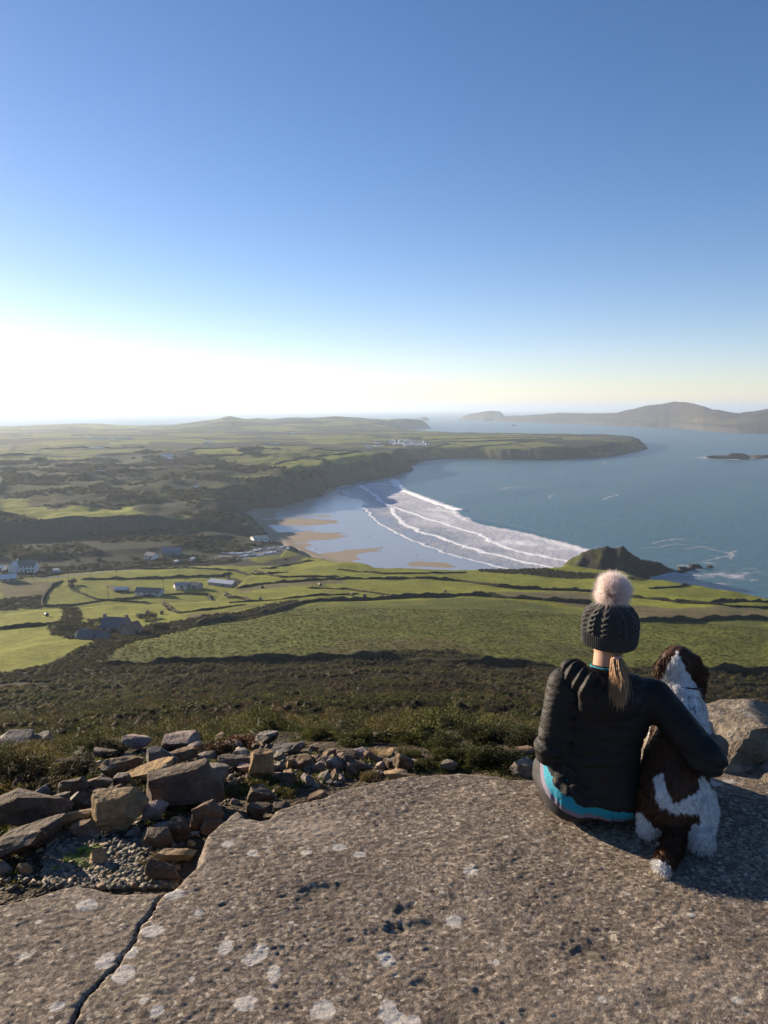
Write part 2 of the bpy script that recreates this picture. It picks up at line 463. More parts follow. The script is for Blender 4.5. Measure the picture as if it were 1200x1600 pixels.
TAN = PX([(398, 816), (382, 803), (370, 806), (372, 815), (390, 830), (405, 838), (418, 836)])
PATHS = [PX(q3([(1100, 600), (1130, 650), (1170, 690), (1210, 720)])), PX(q3([(800, 640), (830, 675), (860, 690)])), PX(q3([(560, 640), (700, 670), (860, 685)]))]
HEDGE = [  # (points, height m, width m)
    ([(-20, 984), (50, 979), (96, 973)], 1.6, 2.6), ([(66, 948), (110, 946), (165, 938), (192, 937), (250, 930), (300, 927)], 1.1, 1.6),
    ([(96, 908), (82, 915), (70, 930), (66, 948)], 1.3, 2.4), ([(110, 910), (114, 922), (150, 936), (168, 938)], 1.0, 1.8),
    ([(168, 938), (230, 942), (268, 954), (284, 958)], 1.1, 1.8), ([(284, 958), (330, 952), (385, 945)], 0.9, 1.6),
    ([(128, 906), (240, 904), (282, 902), (344, 901), (360, 895)], 1.4, 2.4), ([(200, 890), (274, 888), (368, 892), (420, 889)], 1.3, 2.2),
    ([(352, 901), (400, 898), (450, 894)], 1.0, 1.8), ([(364, 905), (440, 902), (530, 901)], 1.1, 1.9),
    ([(372, 919), (420, 912), (480, 908), (540, 905), (660, 904), (720, 908), (780, 917), (840, 921), (931, 925), (987, 933), (1058, 940.5), (1101, 943), (1210, 939)], 1.6, 2.8),
    ([(288, 928), (326, 930), (360, 934), (380, 935), (392, 940)], 1.1, 2.0), ([(528, 890), (600, 897), (660, 896), (729, 894)], 0.9, 1.6),
    ([(480, 919), (540, 921), (609, 930)], 0.9, 1.6), ([(300, 978), (400, 963), (470, 943), (510, 939), (600, 936), (690, 933), (750, 930), (800, 935), (860, 938), (930, 944)], 2.0, 3.4),
    ([(1058, 942), (1143, 947.6), (1210, 949)], 1.2, 2.2), ([(930, 950), (993, 970), (1058, 970), (1115, 967), (1210, 967)], 2.2, 3.0),
    ([(1016, 920), (1064, 916.5), (1129, 910), (1143, 909)], 1.0, 1.8), ([(1040, 906), (1143, 909.5), (1210, 912)], 1.2, 2.6),
    ([(160, 1041), (300, 1036), (425, 1033), (550, 1029), (640, 1034), (750, 1041), (865, 1045)], 2.0, 3.0), ([(1030, 1040), (1103, 1049), (1143, 1050), (1210, 1053)], 1.9, 2.6),
    ([(420, 889), (470, 880), (490, 876)], 1.2, 2.0), ([(360, 942), (430, 938), (480, 932), (560, 928)], 0.8, 1.4), ([(60, 902), (140, 893), (230, 884), (330, 878)], 1.3, 2.4),
]
HEDGE_FAR = [
    [(302, 712), (368, 711.5), (384, 709), (420, 710), (464, 717.5)], [(464, 717.5), (400, 729), (352, 722), (320, 714)], [(384, 709), (368, 699)], [(408, 700), (440, 702), (480, 705), (530, 709)],
    [(464, 717.5), (536, 709.5), (566, 706)], [(480, 718), (516, 724)], [(480, 703.5), (560, 705)], [(400, 695), (480, 697.5)], [(240, 709), (300, 702), (368, 699)],
    [(656, 705), (700, 694), (735, 700)], [(700, 690.5), (800, 688), (880, 687)], [(735, 700.5), (800, 693.5), (832, 701.5)], [(800, 692), (838, 689.5)], [(838, 700), (895, 697.5)], [(660, 688), (760, 684.5), (880, 684)],
    [(0, 711.5), (60, 711)], [(0, 720.5), (60, 720), (140, 718.5)], [(60, 702), (150, 700), (235, 699)], [(150, 711), (235, 706)],
]
HEDGE = [(p, h * .75, w * .8) for p, h, w in HEDGE]
HP = [PX(h[0]) for h in HEDGE]; HFP = [PX(h) for h in HEDGE_FAR]
HEATH_EDGE = PX([(-60, 1052), (0, 1051), (25, 1047), (75, 1037), (107, 1023), (125, 1040), (160, 1041), (300, 1037), (425, 1034), (550, 1030), (640, 1035), (750, 1042), (865, 1046), (1030, 1042), (1103, 1050), (1210, 1054), (1300, 1058)])
resolve()

C_HEATH = np.array((0.025, 0.024, 0.012)); C_SCRUB = np.array((0.024, 0.027, 0.016)); C_GRASS = np.array((0.160, 0.172, 0.022)); C_OLIVE = np.array((0.092, 0.104, 0.020))
C_ROUGH = np.array((0.125, 0.108, 0.050)); C_ROCK = np.array((0.072, 0.064, 0.054)); C_ROAD = np.array((0.10, 0.10, 0.10)); C_TAN = np.array((0.15, 0.13, 0.075)); C_BROWN = np.array((0.075, 0.052, 0.030))

# polar grid: fine where the picture looks, coarse behind
az = np.concatenate([np.linspace(-180, -64, 30), np.linspace(-60, -33, 55), np.linspace(-32.4, 32.4, 680), np.linspace(33, 60, 55), np.linspace(64, 180, 30)])
az = np.radians(az)
rr = np.concatenate([[0.01], np.exp(np.linspace(math.log(1.6), math.log(20), 90)), np.exp(np.linspace(math.log(20), math.log(150), 110))[1:], np.exp(np.linspace(math.log(150), math.log(720), 280))[1:],
                     np.exp(np.linspace(math.log(720), math.log(2900), 230))[1:], np.exp(np.linspace(math.log(2900), math.log(6200), 80))[1:]])
AZ, RR = np.meshgrid(az, rr)
X = (RR * np.sin(AZ)).ravel(); Y = (RR * np.cos(AZ)).ravel()
Z = H(X, Y)
na, nr = len(az), len(rr)

def hull_box(W, pad=0):
    return W[:, 0].min() - pad, W[:, 0].max() + pad, W[:, 1].min() - pad, W[:, 1].max() + pad
def paint(colr, W, rgb, soft=3.0, wob=3.0, wl=9.0, seed=1, strength=1.0):
    x0, x1, y0, y1 = hull_box(W, soft + wob + 5)
    m = (X > x0) & (X < x1) & (Y > y0) & (Y < y1)
    if not m.any(): return
    s = sdist(X[m], Y[m], W[:, :2]) + fbm2(X[m] / wl, Y[m] / wl, seed, 3) * wob * 2
    w = (sstep(-soft, soft, s) * strength)[:, None]
    colr[m] = colr[m] * (1 - w) + rgb * w

r_ = np.hypot(X, Y); a_ = np.arctan2(X, Y)
C = np.empty((len(X), 3)); C[:] = C_SCRUB
# far plateau: a patchwork of strips
ca, sa = math.cos(R(24)), math.sin(R(24))
fu, fv = (X * ca + Y * sa), (-X * sa + Y * ca)
wu = fu + 60 * vnoise2(fu / 260., fv / 260., 61); wv = fv + 50 * vnoise2(fu / 240., fv / 240., 62)
iu, iv = np.floor(wu / 210.), np.floor(wv / 110.)
iu = iu.astype(np.int64); iv = iv.astype(np.int64)
rnd = vhash(iu, iv, iu * 0, 77); rnd2 = vhash(iu, iv, iu * 0, 78)
pl = sstep(1350, 1700, r_)
cell = np.where((rnd < 0.42)[:, None], C_GRASS * (0.55 + 0.4 * rnd2[:, None]), np.where((rnd < 0.62)[:, None], C_OLIVE * 0.8, C_SCRUB * (0.8 + 0.5 * rnd2[:, None])))
eu = np.minimum(wu / 210. - iu, 1 - (wu / 210. - iu)) * 210; ev = np.minimum(wv / 110. - iv, 1 - (wv / 110. - iv)) * 110
cell = np.where((np.minimum(eu, ev) < 7)[:, None], C_SCRUB * 0.8, cell)
C = C * (1 - pl[:, None]) + cell * pl[:, None]
# broken heath and dunes between the valley and the plateau
mid = sstep(640, 700, r_) * (1 - pl)
patch = sstep(0.02, 0.22, fbm2(X / 40., Y / 30., 71, 4) - 0.25 * sstep(760, 690, r_))
C = C * (1 - (mid * patch * 0.55)[:, None]) + (C_OLIVE * 0.75) * (mid * patch * 0.55)[:, None]
# near hillside: pasture, then heath
near = (r_ < 640)
g = near & (r_ > 100)
C[g] = C_GRASS
for i, p in enumerate(OLIVE): paint(C, p.w, C_OLIVE, 3, 2, seed=5)
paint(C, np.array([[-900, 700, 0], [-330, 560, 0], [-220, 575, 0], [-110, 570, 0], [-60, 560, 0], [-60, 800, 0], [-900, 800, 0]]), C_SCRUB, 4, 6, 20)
HEATH_POLY = np.concatenate([HEATH_EDGE.w, [[600, 150, 0], [600, -400, 0], [-600, -400, 0], [-600, 190, 0]]])
paint(C, HEATH_POLY, C_HEATH, 1.2, 1.0, seed=9)
for i, p in enumerate(GRASS):
    far = np.hypot(p.w[:, 0], p.w[:, 1]).mean()
    bright = 0.72 + 0.36 * vhash(np.array([i]), np.array([3]), np.array([0]), 5)[0]
    paint(C, p.w, C_GRASS * bright, 2 if far < 1000 else 4, 5 if far < 1000 else 2, 14, seed=20 + i)
for i, p in enumerate(SCRUB): paint(C, p.w, C_SCRUB * 0.8, 1.5, 2.5, 6, seed=60 + i)
for i, p in enumerate(ROUGH): paint(C, p.w, C_ROUGH * 0.9, 1.5, 2.0, 6, seed=80 + i)
paint(C, TAN.w, C_TAN * 0.8, 3, 4, 10, seed=99)
paint(C, PARK.w, C_ROAD * 1.3, 2, 1, 8)
def stroke(colr, W, rgb, width, strength=1.0):
    x0, x1, y0, y1 = hull_box(W, width * 2)
    m = (X > x0) & (X < x1) & (Y > y0) & (Y < y1)
    d = seg_dist(X[m], Y[m], W)
    w = ((1 - sstep(width * 0.6, width * 1.3, d)) * strength)[:, None]
    colr[m] = colr[m] * (1 - w) + rgb * w
stroke(C, ROAD.w, C_ROAD, 3.0)
for p in PATHS: stroke(C, p.w, C_TAN * 0.7, 3.0, 0.7)
for (h, p) in zip(HEDGE, HP): stroke(C, p.w, C_SCRUB * 0.8, h[2] * 0.8)
for p in HFP: stroke(C, p.w, C_SCRUB * 0.7, 4.5)
# pasture mottling
mot = (fbm2(X / 7., Y / 7., 91, 4) * 0.5 + fbm2(X / 45., Y / 45., 95, 3) * 0.4)
C *= (1 + mot * 0.7)[:, None]
brn = (sstep(0.05, 0.4, fbm2(X / 38., Y / 22., 97, 4)) * sstep(150, 182, r_) * (1 - sstep(225, 262, r_)) * 0.55)[:, None]
C = C * (1 - brn) + C_BROWN * brn
# heath: bracken brown and gorse green drifts
hm = (1 - sstep(165, 180, r_)) * sstep(-0.05, 0.3, fbm2(X / 17., Y / 12., 101, 4))
C = C * (1 - 0.6 * hm[:, None]) + C_BROWN * 0.5 * 0.6 * hm[:, None]
# steep ground is bare rock
Zg = Z.reshape(nr, na)
dr = np.gradient(Zg, axis=0) / np.gradient(RR, axis=0)
da = np.gradient(Zg, axis=1) / (np.gradient(AZ, axis=1) * RR)
slope = np.hypot(dr, da).ravel()
wr = (sstep(0.55, 1.0, slope + fbm2(X / 15., Y / 15., 55, 3) * 0.5) * (r_ > 380))[:, None]
C = C * (1 - wr) + C_ROCK * wr
mdist = np.hypot(X - MOUND[0], Y - MOUND[1])
mw = ((1 - sstep(60, 75, mdist)))[:, None]
C = C * (1 - mw) + (C_ROCK * 0.36 * (1 - sstep(0.02, 0.2, fbm2(X / 12., Y / 12., 15, 3) - 0.004 * (X - MOUND[0]) + 0.3 * sstep(3, 12, Z) - .25)[:, None]) + C_OLIVE * 0.55 * sstep(0.02, 0.2, fbm2(X / 12., Y / 12., 15, 3) - 0.004 * (X - MOUND[0]) + 0.3 * sstep(3, 12, Z) - .25)[:, None]) * mw
lowr = ((1 - sstep(2.0, 5.0, Z)) * (r_ > 640) * (r_ < 6000) * (sstep(0.1, .3, slope)))[:, None]
C = C * (1 - lowr) + C_ROCK * 0.6 * lowr
# earth and grit of the bank round the slab
e = ((1 - sstep(4.6, 5.6, r_)))[:, None]
C = C * (1 - e) + np.array((0.075, 0.060, 0.042)) * e
C = np.clip(C, 0.004, 1)

I, J = np.meshgrid(np.arange(nr - 1), np.arange(na - 1), indexing='ij')
v0 = (I * na + J).ravel()
quads = np.stack([v0, v0 + 1, v0 + na + 1, v0 + na], 1)[:, ::-1]
zq = Z[quads].max(1)
quads = quads[zq > -3.5]            # leave out what lies deep under the sea
me = mesh_from('terrain', np.stack([X, Y, Z], 1), quads)
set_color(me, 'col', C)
t = NT('terrain_ground')
p = t.pos()
n1 = t.noise(p, 0.7, 7, 0.7); n2 = t.noise(p, 5.0, 5, 0.65); n3 = t.noise(p, 0.06, 4)
c = t.mix(1.0, t.attr('col'), t.ramp(n1, [(0.25, 0.45), (0.72, 1.55)]), 'MULTIPLY')
c = t.mix(0.8, c, t.ramp(n2, [(0.3, 0.6), (0.7, 1.4)]), 'MULTIPLY')
c = t.mix(0.5, c, t.mix(n3, (1.25, 1.0, 0.75), (0.8, 1.0, 1.1)), 'MULTIPLY')
hgt = t.math('ADD', t.math('MULTIPLY', n1, 1.0), t.math('MULTIPLY', n2, 0.25))
t.bsdf(Base_Color=c, Roughness=0.95, Specular_IOR_Level=0.1, Normal=t.bump(hgt, 0.9, 0.7))
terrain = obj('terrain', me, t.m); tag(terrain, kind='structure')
# ------------------------------------------------------------------ sea, surf and beach
SHORE = [P(x, y, 0)[:2] for x, y in [(520, 764), (536, 767), (548, 776), (565, 788), (573, 799), (583, 808), (592, 819), (610, 828), (632, 840), (660, 851), (690, 862), (720, 871), (750, 879), (785, 887), (820, 893), (880, 903), (960, 915)]]
LINE2 = [P(x, y, 0)[:2] for x, y in [(562, 759), (580, 770), (592, 779), (600, 787), (614, 797), (618, 806), (630, 818), (655, 830), (690, 841), (720, 852), (760, 864), (800, 874), (840, 883), (900, 893), (960, 900)]]
LINE3 = [P(x, y, 0)[:2] for x, y in [(590, 779), (598, 786), (625, 796), (655, 806), (690, 817), (720, 827), (750, 834), (765, 845), (790, 856), (815, 863), (850, 870), (890, 878), (930, 884)]]
BREAK = [P(x, y, 0)[:2] for x, y in [(616, 750), (622, 760), (634, 768), (648, 773), (665, 780), (690, 789), (718, 798)]]
BREAK2 = [P(x, y, 0)[:2] for x, y in [(718, 799), (745, 812), (790, 822), (830, 831), (870, 842), (910, 855), (945, 864)]]
FOAMZ = np.array(SHORE[1:] + [P(x, y, 0)[:2] for x, y in [(945, 864), (910, 856), (870, 845), (830, 834), (790, 826), (745, 817), (715, 800), (690, 792), (660, 781), (636, 771), (622, 762), (614, 751), (590, 753), (560, 757)]])
saz = np.radians(np.concatenate([np.linspace(-180, -40, 30), np.linspace(-33, -12, 60), np.linspace(-11.8, 32.4, 520), np.linspace(34, 60, 30), np.linspace(66, 180, 24)]))
srr = np.concatenate([np.linspace(380, 560, 10), np.linspace(562, 1500, 320), np.exp(np.linspace(math.log(1503), math.log(3000), 90)), np.exp(np.linspace(math.log(3050), math.log(42000), 60))])
SA, SR = np.meshgrid(saz, srr)
X = (SR * np.sin(SA)).ravel(); Y = (SR * np.cos(SA)).ravel()
sd = np.full(X.shape, -500.0)
m = (np.hypot(X, Y) < 7000) & (Y > 0)
sd[m] = sdist(X[m], Y[m], COAST)
near = (np.hypot(X, Y) < 1700) & (np.hypot(X, Y) > 540) & (np.abs(np.arctan2(X, Y)) < 0.6)
foam = np.zeros(len(X)); Zs = np.zeros(len(X))
Xn, Yn = X[near], Y[near]
wx, wy = Xn + 4 * fbm2(Xn / 12., Yn / 12., 1, 3), Yn + 4 * fbm2(Xn / 12., Yn / 12., 2, 3)
fz = sdist(wx, wy, FOAMZ)
dsh = seg_dist(wx, wy, SHORE)
edge = sstep(-3, 6, fz)
f = edge * (0.78 + 0.30 * fbm2(Xn / 30., Yn / 30., 5, 4))
out = seg_dist(wx, wy, BREAK2); f = np.maximum(f, edge * (1 - sstep(0, 85, out)) * 0.95)
# water drawn thin near the shore line: less foam towards the near end
thin = sstep(60, 10, dsh) * sstep(650, 900, np.hypot(Xn, Yn)) * 0.15 + sstep(30, 0, dsh) * 0.3
f = f - thin * 0.22 - 0.34 * sstep(75, 8, dsh)
for L, w, s in ((SHORE, 2.0, 0.95), (LINE2, 3.2, 1.05), (LINE3, 3.4, 1.05)):
    d = seg_dist(wx, wy, L); f = np.maximum(f, s * (1 - sstep(w * 0.6, w * 1.5, d))); Zs[near] += 0.35 * np.exp(-(d / 3.0) ** 2)
d = seg_dist(wx, wy, BREAK); f = np.maximum(f, 1.15 * (1 - sstep(5, 12, d))); Zs[near] += 1.9 * np.exp(-(d / 7.0) ** 2)
d = seg_dist(Xn, Yn, BREAK2); Zs[near] += 1.1 * np.exp(-(d / 9.0) ** 2)
# wash at the foot of the rocks
foam[near] = np.clip(f, 0, 1.2)
rs = np.hypot(X, Y)
wash = (1 - sstep(0, 22, -sd)) * (rs > 560) * (rs < 3000)
foam = np.maximum(foam, wash * (0.45 + 0.9 * fbm2(X / 16., Y / 16., 9, 3)))
mr = np.hypot(X - (MOUND[0] + 60), Y - (MOUND[1] + 25))
foam = np.maximum(foam, (1 - sstep(20, 85, mr)) * (0.30 + 1.0 * fbm2(X / 26., Y / 11., 19, 4)))
SK = P(1150, 716, 0)
foam = np.maximum(foam, (1 - sstep(40, 110, np.hypot((X - SK[0]) * 0.8, (Y - SK[1]) * 0.8))) * (0.6 + 0.8 * fbm2(X / 30., Y / 30., 23, 3)))
for (x0, y0, x1, y1) in [(655, 722, 720, 717), (720, 717, 760, 716)]:
    a, b = P(x0, y0, 0), P(x1, y1, 0); foam = np.maximum(foam, 1.0 * (1 - sstep(8, 26, seg_dist(X, Y, [a[:2], b[:2]]))))
# stray streaks of foam out in the bay
for pts in [[(775, 765), (800, 760), (850, 761), (890, 766)], [(855, 778), (862, 775), (875, 772)], [(880, 770), (900, 772)], [(940, 781), (955, 775), (968, 773)], [(945, 769), (965, 772)],
            [(940, 722), (950, 726)], [(975, 723), (986, 722)], [(1026, 726), (1040, 725)], [(1090, 876), (1140, 868), (1155, 862), (1140, 872)], [(1020, 849), (1050, 842), (1075, 842)], [(1060, 860), (1100, 856), (1150, 868)], [(1000, 858), (1060, 850), (1120, 857)]]:
    W = [P(x, y, 0)[:2] for x, y in pts]
    d = seg_dist(X + 5 * fbm2(X / 20., Y / 20., 33, 2), Y + 14 * fbm2(X / 40., Y / 40., 34, 3), W)
    foam = np.maximum(foam, 0.52 * (1 - sstep(0.0008 * rs, 0.0055 * rs, d)))
# swell
sw = np.sin((X * 0.86 - Y * 0.5) / 26. + 3 * fbm2(X / 160., Y / 160., 41, 2))
Zs += 0.35 * sw * sstep(800, 1100, rs) * (1 - sstep(2500, 5000, rs)) + 0.12 * fbm2(X / 9., Y / 9., 44, 3) * (rs < 3000)
na, nr = len(saz), len(srr)
I, J = np.meshgrid(np.arange(nr - 1), np.arange(na - 1), indexing='ij')
v0 = (I * na + J).ravel(); quads = np.stack([v0, v0 + 1, v0 + na + 1, v0 + na], 1)[:, ::-1]
quads = quads[(sd[quads].min(1) < 90)]
me = mesh_from('sea', np.stack([X, Y, Zs], 1), quads)
set_float(me, 'foam', foam)
shal = np.zeros(len(X)); shal[near] = (1 - sstep(10, 110, seg_dist(Xn, Yn, SHORE))) * sstep(-8, 6, fz); set_float(me, 'shallow', shal)
t = NT('sea_water')
p = t.pos()
fm = t.attr('foam', 'Fac')
cells = t.voro(t.mapv(p, (1, 0.55, 1)), 0.28, 'DISTANCE_TO_EDGE'); nz = t.noise(p, 0.22, 6, 0.7); nz2 = t.noise(p, 0.9, 4, 0.7)
brk = t.math('ADD', t.math('MULTIPLY', nz, 0.9), t.math('MULTIPLY', nz2, 0.35))
fac = t.maprange(t.math('ADD', fm, t.math('SUBTRACT', brk, 0.62)), 0.30, 0.62)
big = t.noise(t.mapv(p, (0.004, 0.0016, 1)), 1.0, 4, 0.6)
water = t.mix(big, (0.026, 0.082, 0.098), (0.050, 0.128, 0.140))
water = t.mix(t.attr('shallow', 'Fac'), water, (0.27, 0.30, 0.34))
c = t.mix(fac, water, t.ramp(fm, [(0.5, (0.38, 0.39, 0.43)), (0.82, (0.50, 0.50, 0.54)), (0.97, (0.84, 0.84, 0.83))]))
rg = t.maprange(fac, 0, 1, 0.32, 0.85)
w1 = t.noise(t.mapv(p, (1, 0.45, 1), (0, 0, R(30))), 0.16, 5, 0.62); w2 = t.noise(p, 1.3, 4, 0.6)
hgt = t.math('ADD', t.math('ADD', w1, t.math('MULTIPLY', w2, 0.12)), t.math('MULTIPLY', fac, 0.12))
t.bsdf(Base_Color=c, Roughness=rg, Specular_IOR_Level=0.5, IOR=1.33, Normal=t.bump(hgt, 0.6, 1.5))
sea = obj('sea', me, t.m); tag(sea, kind='structure')

# beach: a flat sheet of sand, wet where the tide has just left it
bx, by = np.meshgrid(np.linspace(-230, 190, 300), np.linspace(520, 1260, 420))
X = bx.ravel(); Y = by.ravel()
BP = SHORE + [polar(1000, 540)[:2], polar(860, 500)[:2], polar(560, 510)[:2]] + [P(500, 886, 0)[:2], polar(430, 640)[:2], polar(380, 700)[:2], polar(340, 860)[:2], polar(360, 1000)[:2], polar(440, 1060)[:2], polar(500, 1120)[:2], polar(515, 1250)[:2]]
s = sdist(X, Y, BP)
dsh = seg_dist(X, Y, SHORE)
dco = seg_dist(X, Y, COAST[:12])
Z = 0.16 + 0.012 * np.minimum(dsh, 60) + 0.03 * fbm2(X / 12., Y / 12., 3, 3) + 1.2 * (1 - sstep(0, 16, dco)) ** 2
Z = np.where(s < 0, 0.16 + s * 0.05, Z)
dry = np.zeros(len(X))
for pts in [[(398, 797), (430, 797), (432, 808), (424, 812), (405, 812)], [(398, 813), (440, 812), (480, 811), (525, 814), (528, 818), (480, 822), (430, 822), (404, 822)],
            [(430, 832), (480, 831), (530, 833), (546, 838), (530, 842), (480, 847), (455, 848), (436, 842)], [(495, 866), (540, 862), (572, 858), (600, 856), (580, 862), (565, 868), (560, 880), (520, 884), (500, 878), (480, 872)],
            [(640, 879), (660, 876), (690, 880), (700, 886), (640, 886)], [(500, 806), (512, 805), (512, 808), (500, 808)], [(452, 855), (475, 850), (490, 852), (470, 858)]]:
    W = [P(x, y, 0.3)[:2] for x, y in pts]
    dry = np.maximum(dry, sstep(-5, 7, sdist(X, Y, W) + 12 * fbm2(X / 26., Y / 9., 7, 3)))
dry = np.maximum(dry, 1 - sstep(4, 12, dco))
n0, n1 = bx.shape[1], bx.shape[0]
I, J = np.meshgrid(np.arange(n1 - 1), np.arange(n0 - 1), indexing='ij')
v0 = (I * n0 + J).ravel(); quads = np.stack([v0, v0 + 1, v0 + n0 + 1, v0 + n0], 1)
quads = quads[s[quads].max(1) > -6]
me = mesh_from('beach', np.stack([X, Y, Z], 1), quads); set_float(me, 'dry', dry)
t = NT('beach_sand'); p = t.pos()
d = t.maprange(t.math('ADD', t.attr('dry', 'Fac'), t.math('MULTIPLY', t.math('SUBTRACT', t.noise(t.mapv(p, (0.5, 0.16, 1)), 0.5, 5, 0.65), 0.5), 0.9)), 0.35, 0.65)
c = t.mix(d, (0.26, 0.235, 0.205), (0.30, 0.238, 0.165))
c = t.mix(0.35, c, t.ramp(t.noise(p, 0.3, 5), [(0.3, 0.7), (0.7, 1.3)]), 'MULTIPLY')
t.bsdf(Base_Color=c, Roughness=t.maprange(d, 0, 1, 0.3, 0.9), Specular_IOR_Level=t.maprange(d, 0, 1, 0.8, 0.15), Normal=t.bump(t.noise(t.mapv(p, (1, 0.4, 1)), 0.5, 3), 0.12, 0.12))
t.bsdf(Coat_Weight=t.maprange(d, 0, 1, 0.4, 0.0), Coat_Roughness=0.15)
beach = obj('beach', me, t.m); tag(beach, kind='structure')

# island across the sound: heights along sight columns (x, coast row, cliff-top height, ridge row)
IS = [(716, 655, 2, 655), (724, 656.5, 14, 650.0), (732, 657, 22, 647.5), (745, 657.5, 22, 645), (757, 658, 26, 643.0), (770, 658, 26, 641.8), (780, 658.5, 26, 643.5), (787, 659, 20, 650), (800, 659.5, 24, 650), (830, 660.5, 30, 648.5), (870, 661.5, 30, 645.5), (900, 662.5, 30, 646.0), (940, 664.5, 30, 646.3), (960, 665.5, 30, 645.0), (975, 666, 30, 641),
      (1000, 667, 30, 635.5), (1020, 667.5, 32, 631.5), (1035, 668, 33, 630.5), (1050, 668.5, 34, 627.8), (1065, 669.5, 34, 628.2), (1080, 671, 30, 631.0), (1095, 673, 30, 636), (1120, 675, 28, 641.5), (1150, 677, 27, 646.5), (1165, 677.5, 27, 644), (1180, 677.8, 26, 641), (1200, 678, 24, 637.5), (1230, 676, 30, 633), (1290, 676, 20, 640), (1330, 676, 2, 650)]
xs = np.array([q[0] for q in IS], float)
ic = np.linspace(716, 1330, 420); ib = np.interp(ic, xs, [q[1] for q in IS]); ich = np.interp(ic, xs, [q[2] for q in IS]); ir = np.interp(ic, xs, [q[3] for q in IS])
ib = ib + 0.08 * fbm2(ic / 9., ic * 0, 3, 3)
d0 = np.array([math.hypot(*P(x, y, 0)[:2]) for x, y in zip(ic, ib)])
rel = np.concatenate([np.linspace(-30, 160, 26), np.linspace(190, 1150, 34), np.linspace(1200, 2300, 14)])
VX = []
ridge = 800.0
for k, x in enumerate(ic):
    taper = min(1, (k + 3) / 24.)
    a = math.atan((x - 600) / F)
    e = PD(x, ir[k], 1000.0); hr_ = (e[2] - CZ) / math.hypot(e[0], e[1])
    rd = ridge * (0.35 + 0.65 * taper)
    zr = max(CZ + hr_ * (d0[k] + rd), 3)
    zc = min(ich[k], zr * 0.9)
    for q in rel:
        qq = q * (0.35 + 0.65 * taper) if q > 160 else q
        if q <= 130: z = zc * max(q, -10) / 130. if q < 0 else zc * (1 - (1 - q / 130.) ** 1.8)
        elif qq < rd:
            w = (qq - 130) / (rd - 130); w = max(0, min(1, w)); z = zc + (zr - zc) * (w ** 1.9 * 0.45 + 0.55 * (w * w * (3 - 2 * w)))
        else: z = zr * (1 - ((qq - rd) / (2300. - rd)) ** 1.3 * 1.15)
        rr_ = d0[k] + qq
        VX.append((rr_ * math.sin(a), rr_ * math.cos(a), z))
VX = np.array(VX)
VX[:, 2] += np.where(VX[:, 2] > 4, fbm2(VX[:, 0] / 120., VX[:, 1] / 120., 51, 4) * 12 * np.clip(VX[:, 2] / 60., 0.3, 0.8), 0)
nq = len(rel)
I, J = np.meshgrid(np.arange(len(ic) - 1), np.arange(nq - 1), indexing='ij')
v0 = (I * nq + J).ravel(); quads = np.stack([v0, v0 + nq, v0 + nq + 1, v0 + 1], 1)
quads = quads[VX[quads][:, :, 2].max(1) > -2]
me = mesh_from('island', VX, quads)
cz = np.clip(VX[:, 2], 0, 200)
ci = np.where(((np.tile(rel, len(ic)) < 140))[:, None], C_ROCK * 0.8, C_ROUGH * 0.55 * (1 + 0.7 * fbm2(VX[:, 0] / 200., VX[:, 1] / 200., 5, 4))[:, None])
hi = sstep(45, 85, cz)[:, None]; ci = ci * (1 - hi) + C_BROWN * 0.55 * hi
set_color(me, 'col', np.clip(ci, 0.005, 1))
island = obj('island', me, bpy.data.materials['terrain_ground']); tag(island, kind='structure')

# air
def haze_box(density, rgb, aniso):
    L, zt, zb = 45000., 232., -6.
    me = bpy.data.meshes.new('haze')
    bm = bmesh.new(); bmesh.ops.create_cube(bm, size=1.0)
    for v in bm.verts: v.co = Vector((v.co.x * 2 * L, v.co.y * 2 * L, zb if v.co.z < 0 else zt))
    bm.to_mesh(me); bm.free()
    m = bpy.data.materials.new('haze_air'); m.use_nodes = True; nt = m.node_tree; nt.nodes.clear()
    o = nt.nodes.new('ShaderNodeOutputMaterial'); v = nt.nodes.new('ShaderNodeVolumePrincipled')
    v.inputs['Color'].default_value = (*rgb, 1); v.inputs['Density'].default_value = density; v.inputs['Anisotropy'].default_value = aniso
    nt.links.new(v.outputs[0], o.inputs['Volume'])
    h = obj('haze', me, m); tag(h, kind='stuff', label='thin pale sea haze over the land and water', cat='haze')
    return h
haze = haze_box(8.5e-5, (0.66, 0.82, 1.0), 0.35)
# ------------------------------------------------------------------ the broken concrete slab underfoot
ZS = 120.0
def S2(x, y): return P(x, y, ZS)[:2]
EDGE = [(-120, 1440), (0, 1404), (55, 1392), (98, 1379), (126, 1372), (150, 1379), (185, 1386), (222, 1385), (262, 1386), (283, 1362), (300, 1346), (306, 1326), (316, 1302), (330, 1288), (347, 1276), (360, 1262), (378, 1258), (392, 1272), (412, 1274), (432, 1260),
        (455, 1252), (480, 1246), (510, 1236), (540, 1226), (575, 1218), (610, 1212), (645, 1206), (690, 1203), (730, 1202), (770, 1205), (800, 1210), (850, 1213), (900, 1200), (960, 1180), (1040, 1182), (1090, 1186), (1160, 1190), (1260, 1196)]
SLAB = [S2(x, y) for x, y in EDGE] + [(3.2, 3.4), (3.2, -2.2), (-3.0, -2.2), (-3.0, 1.9)]
CRACK = [S2(x, y) for x, y in [(268, 1376), (258, 1392), (248, 1404), (241, 1419), (236, 1430), (219, 1444), (216, 1456), (212, 1470), (200, 1484), (188, 1500), (180, 1511), (163, 1524), (153, 1537), (140, 1552), (130, 1568), (120, 1582), (116, 1600), (104, 1640), (80, 1720), (60, 1850)]] + [(-0.9, 0.6), (-0.7, -2.4)]
xs = np.concatenate([np.linspace(-3.0, -1.46, 26), np.arange(-1.44, 1.62, 0.0047), np.linspace(1.64, 3.2, 26)])
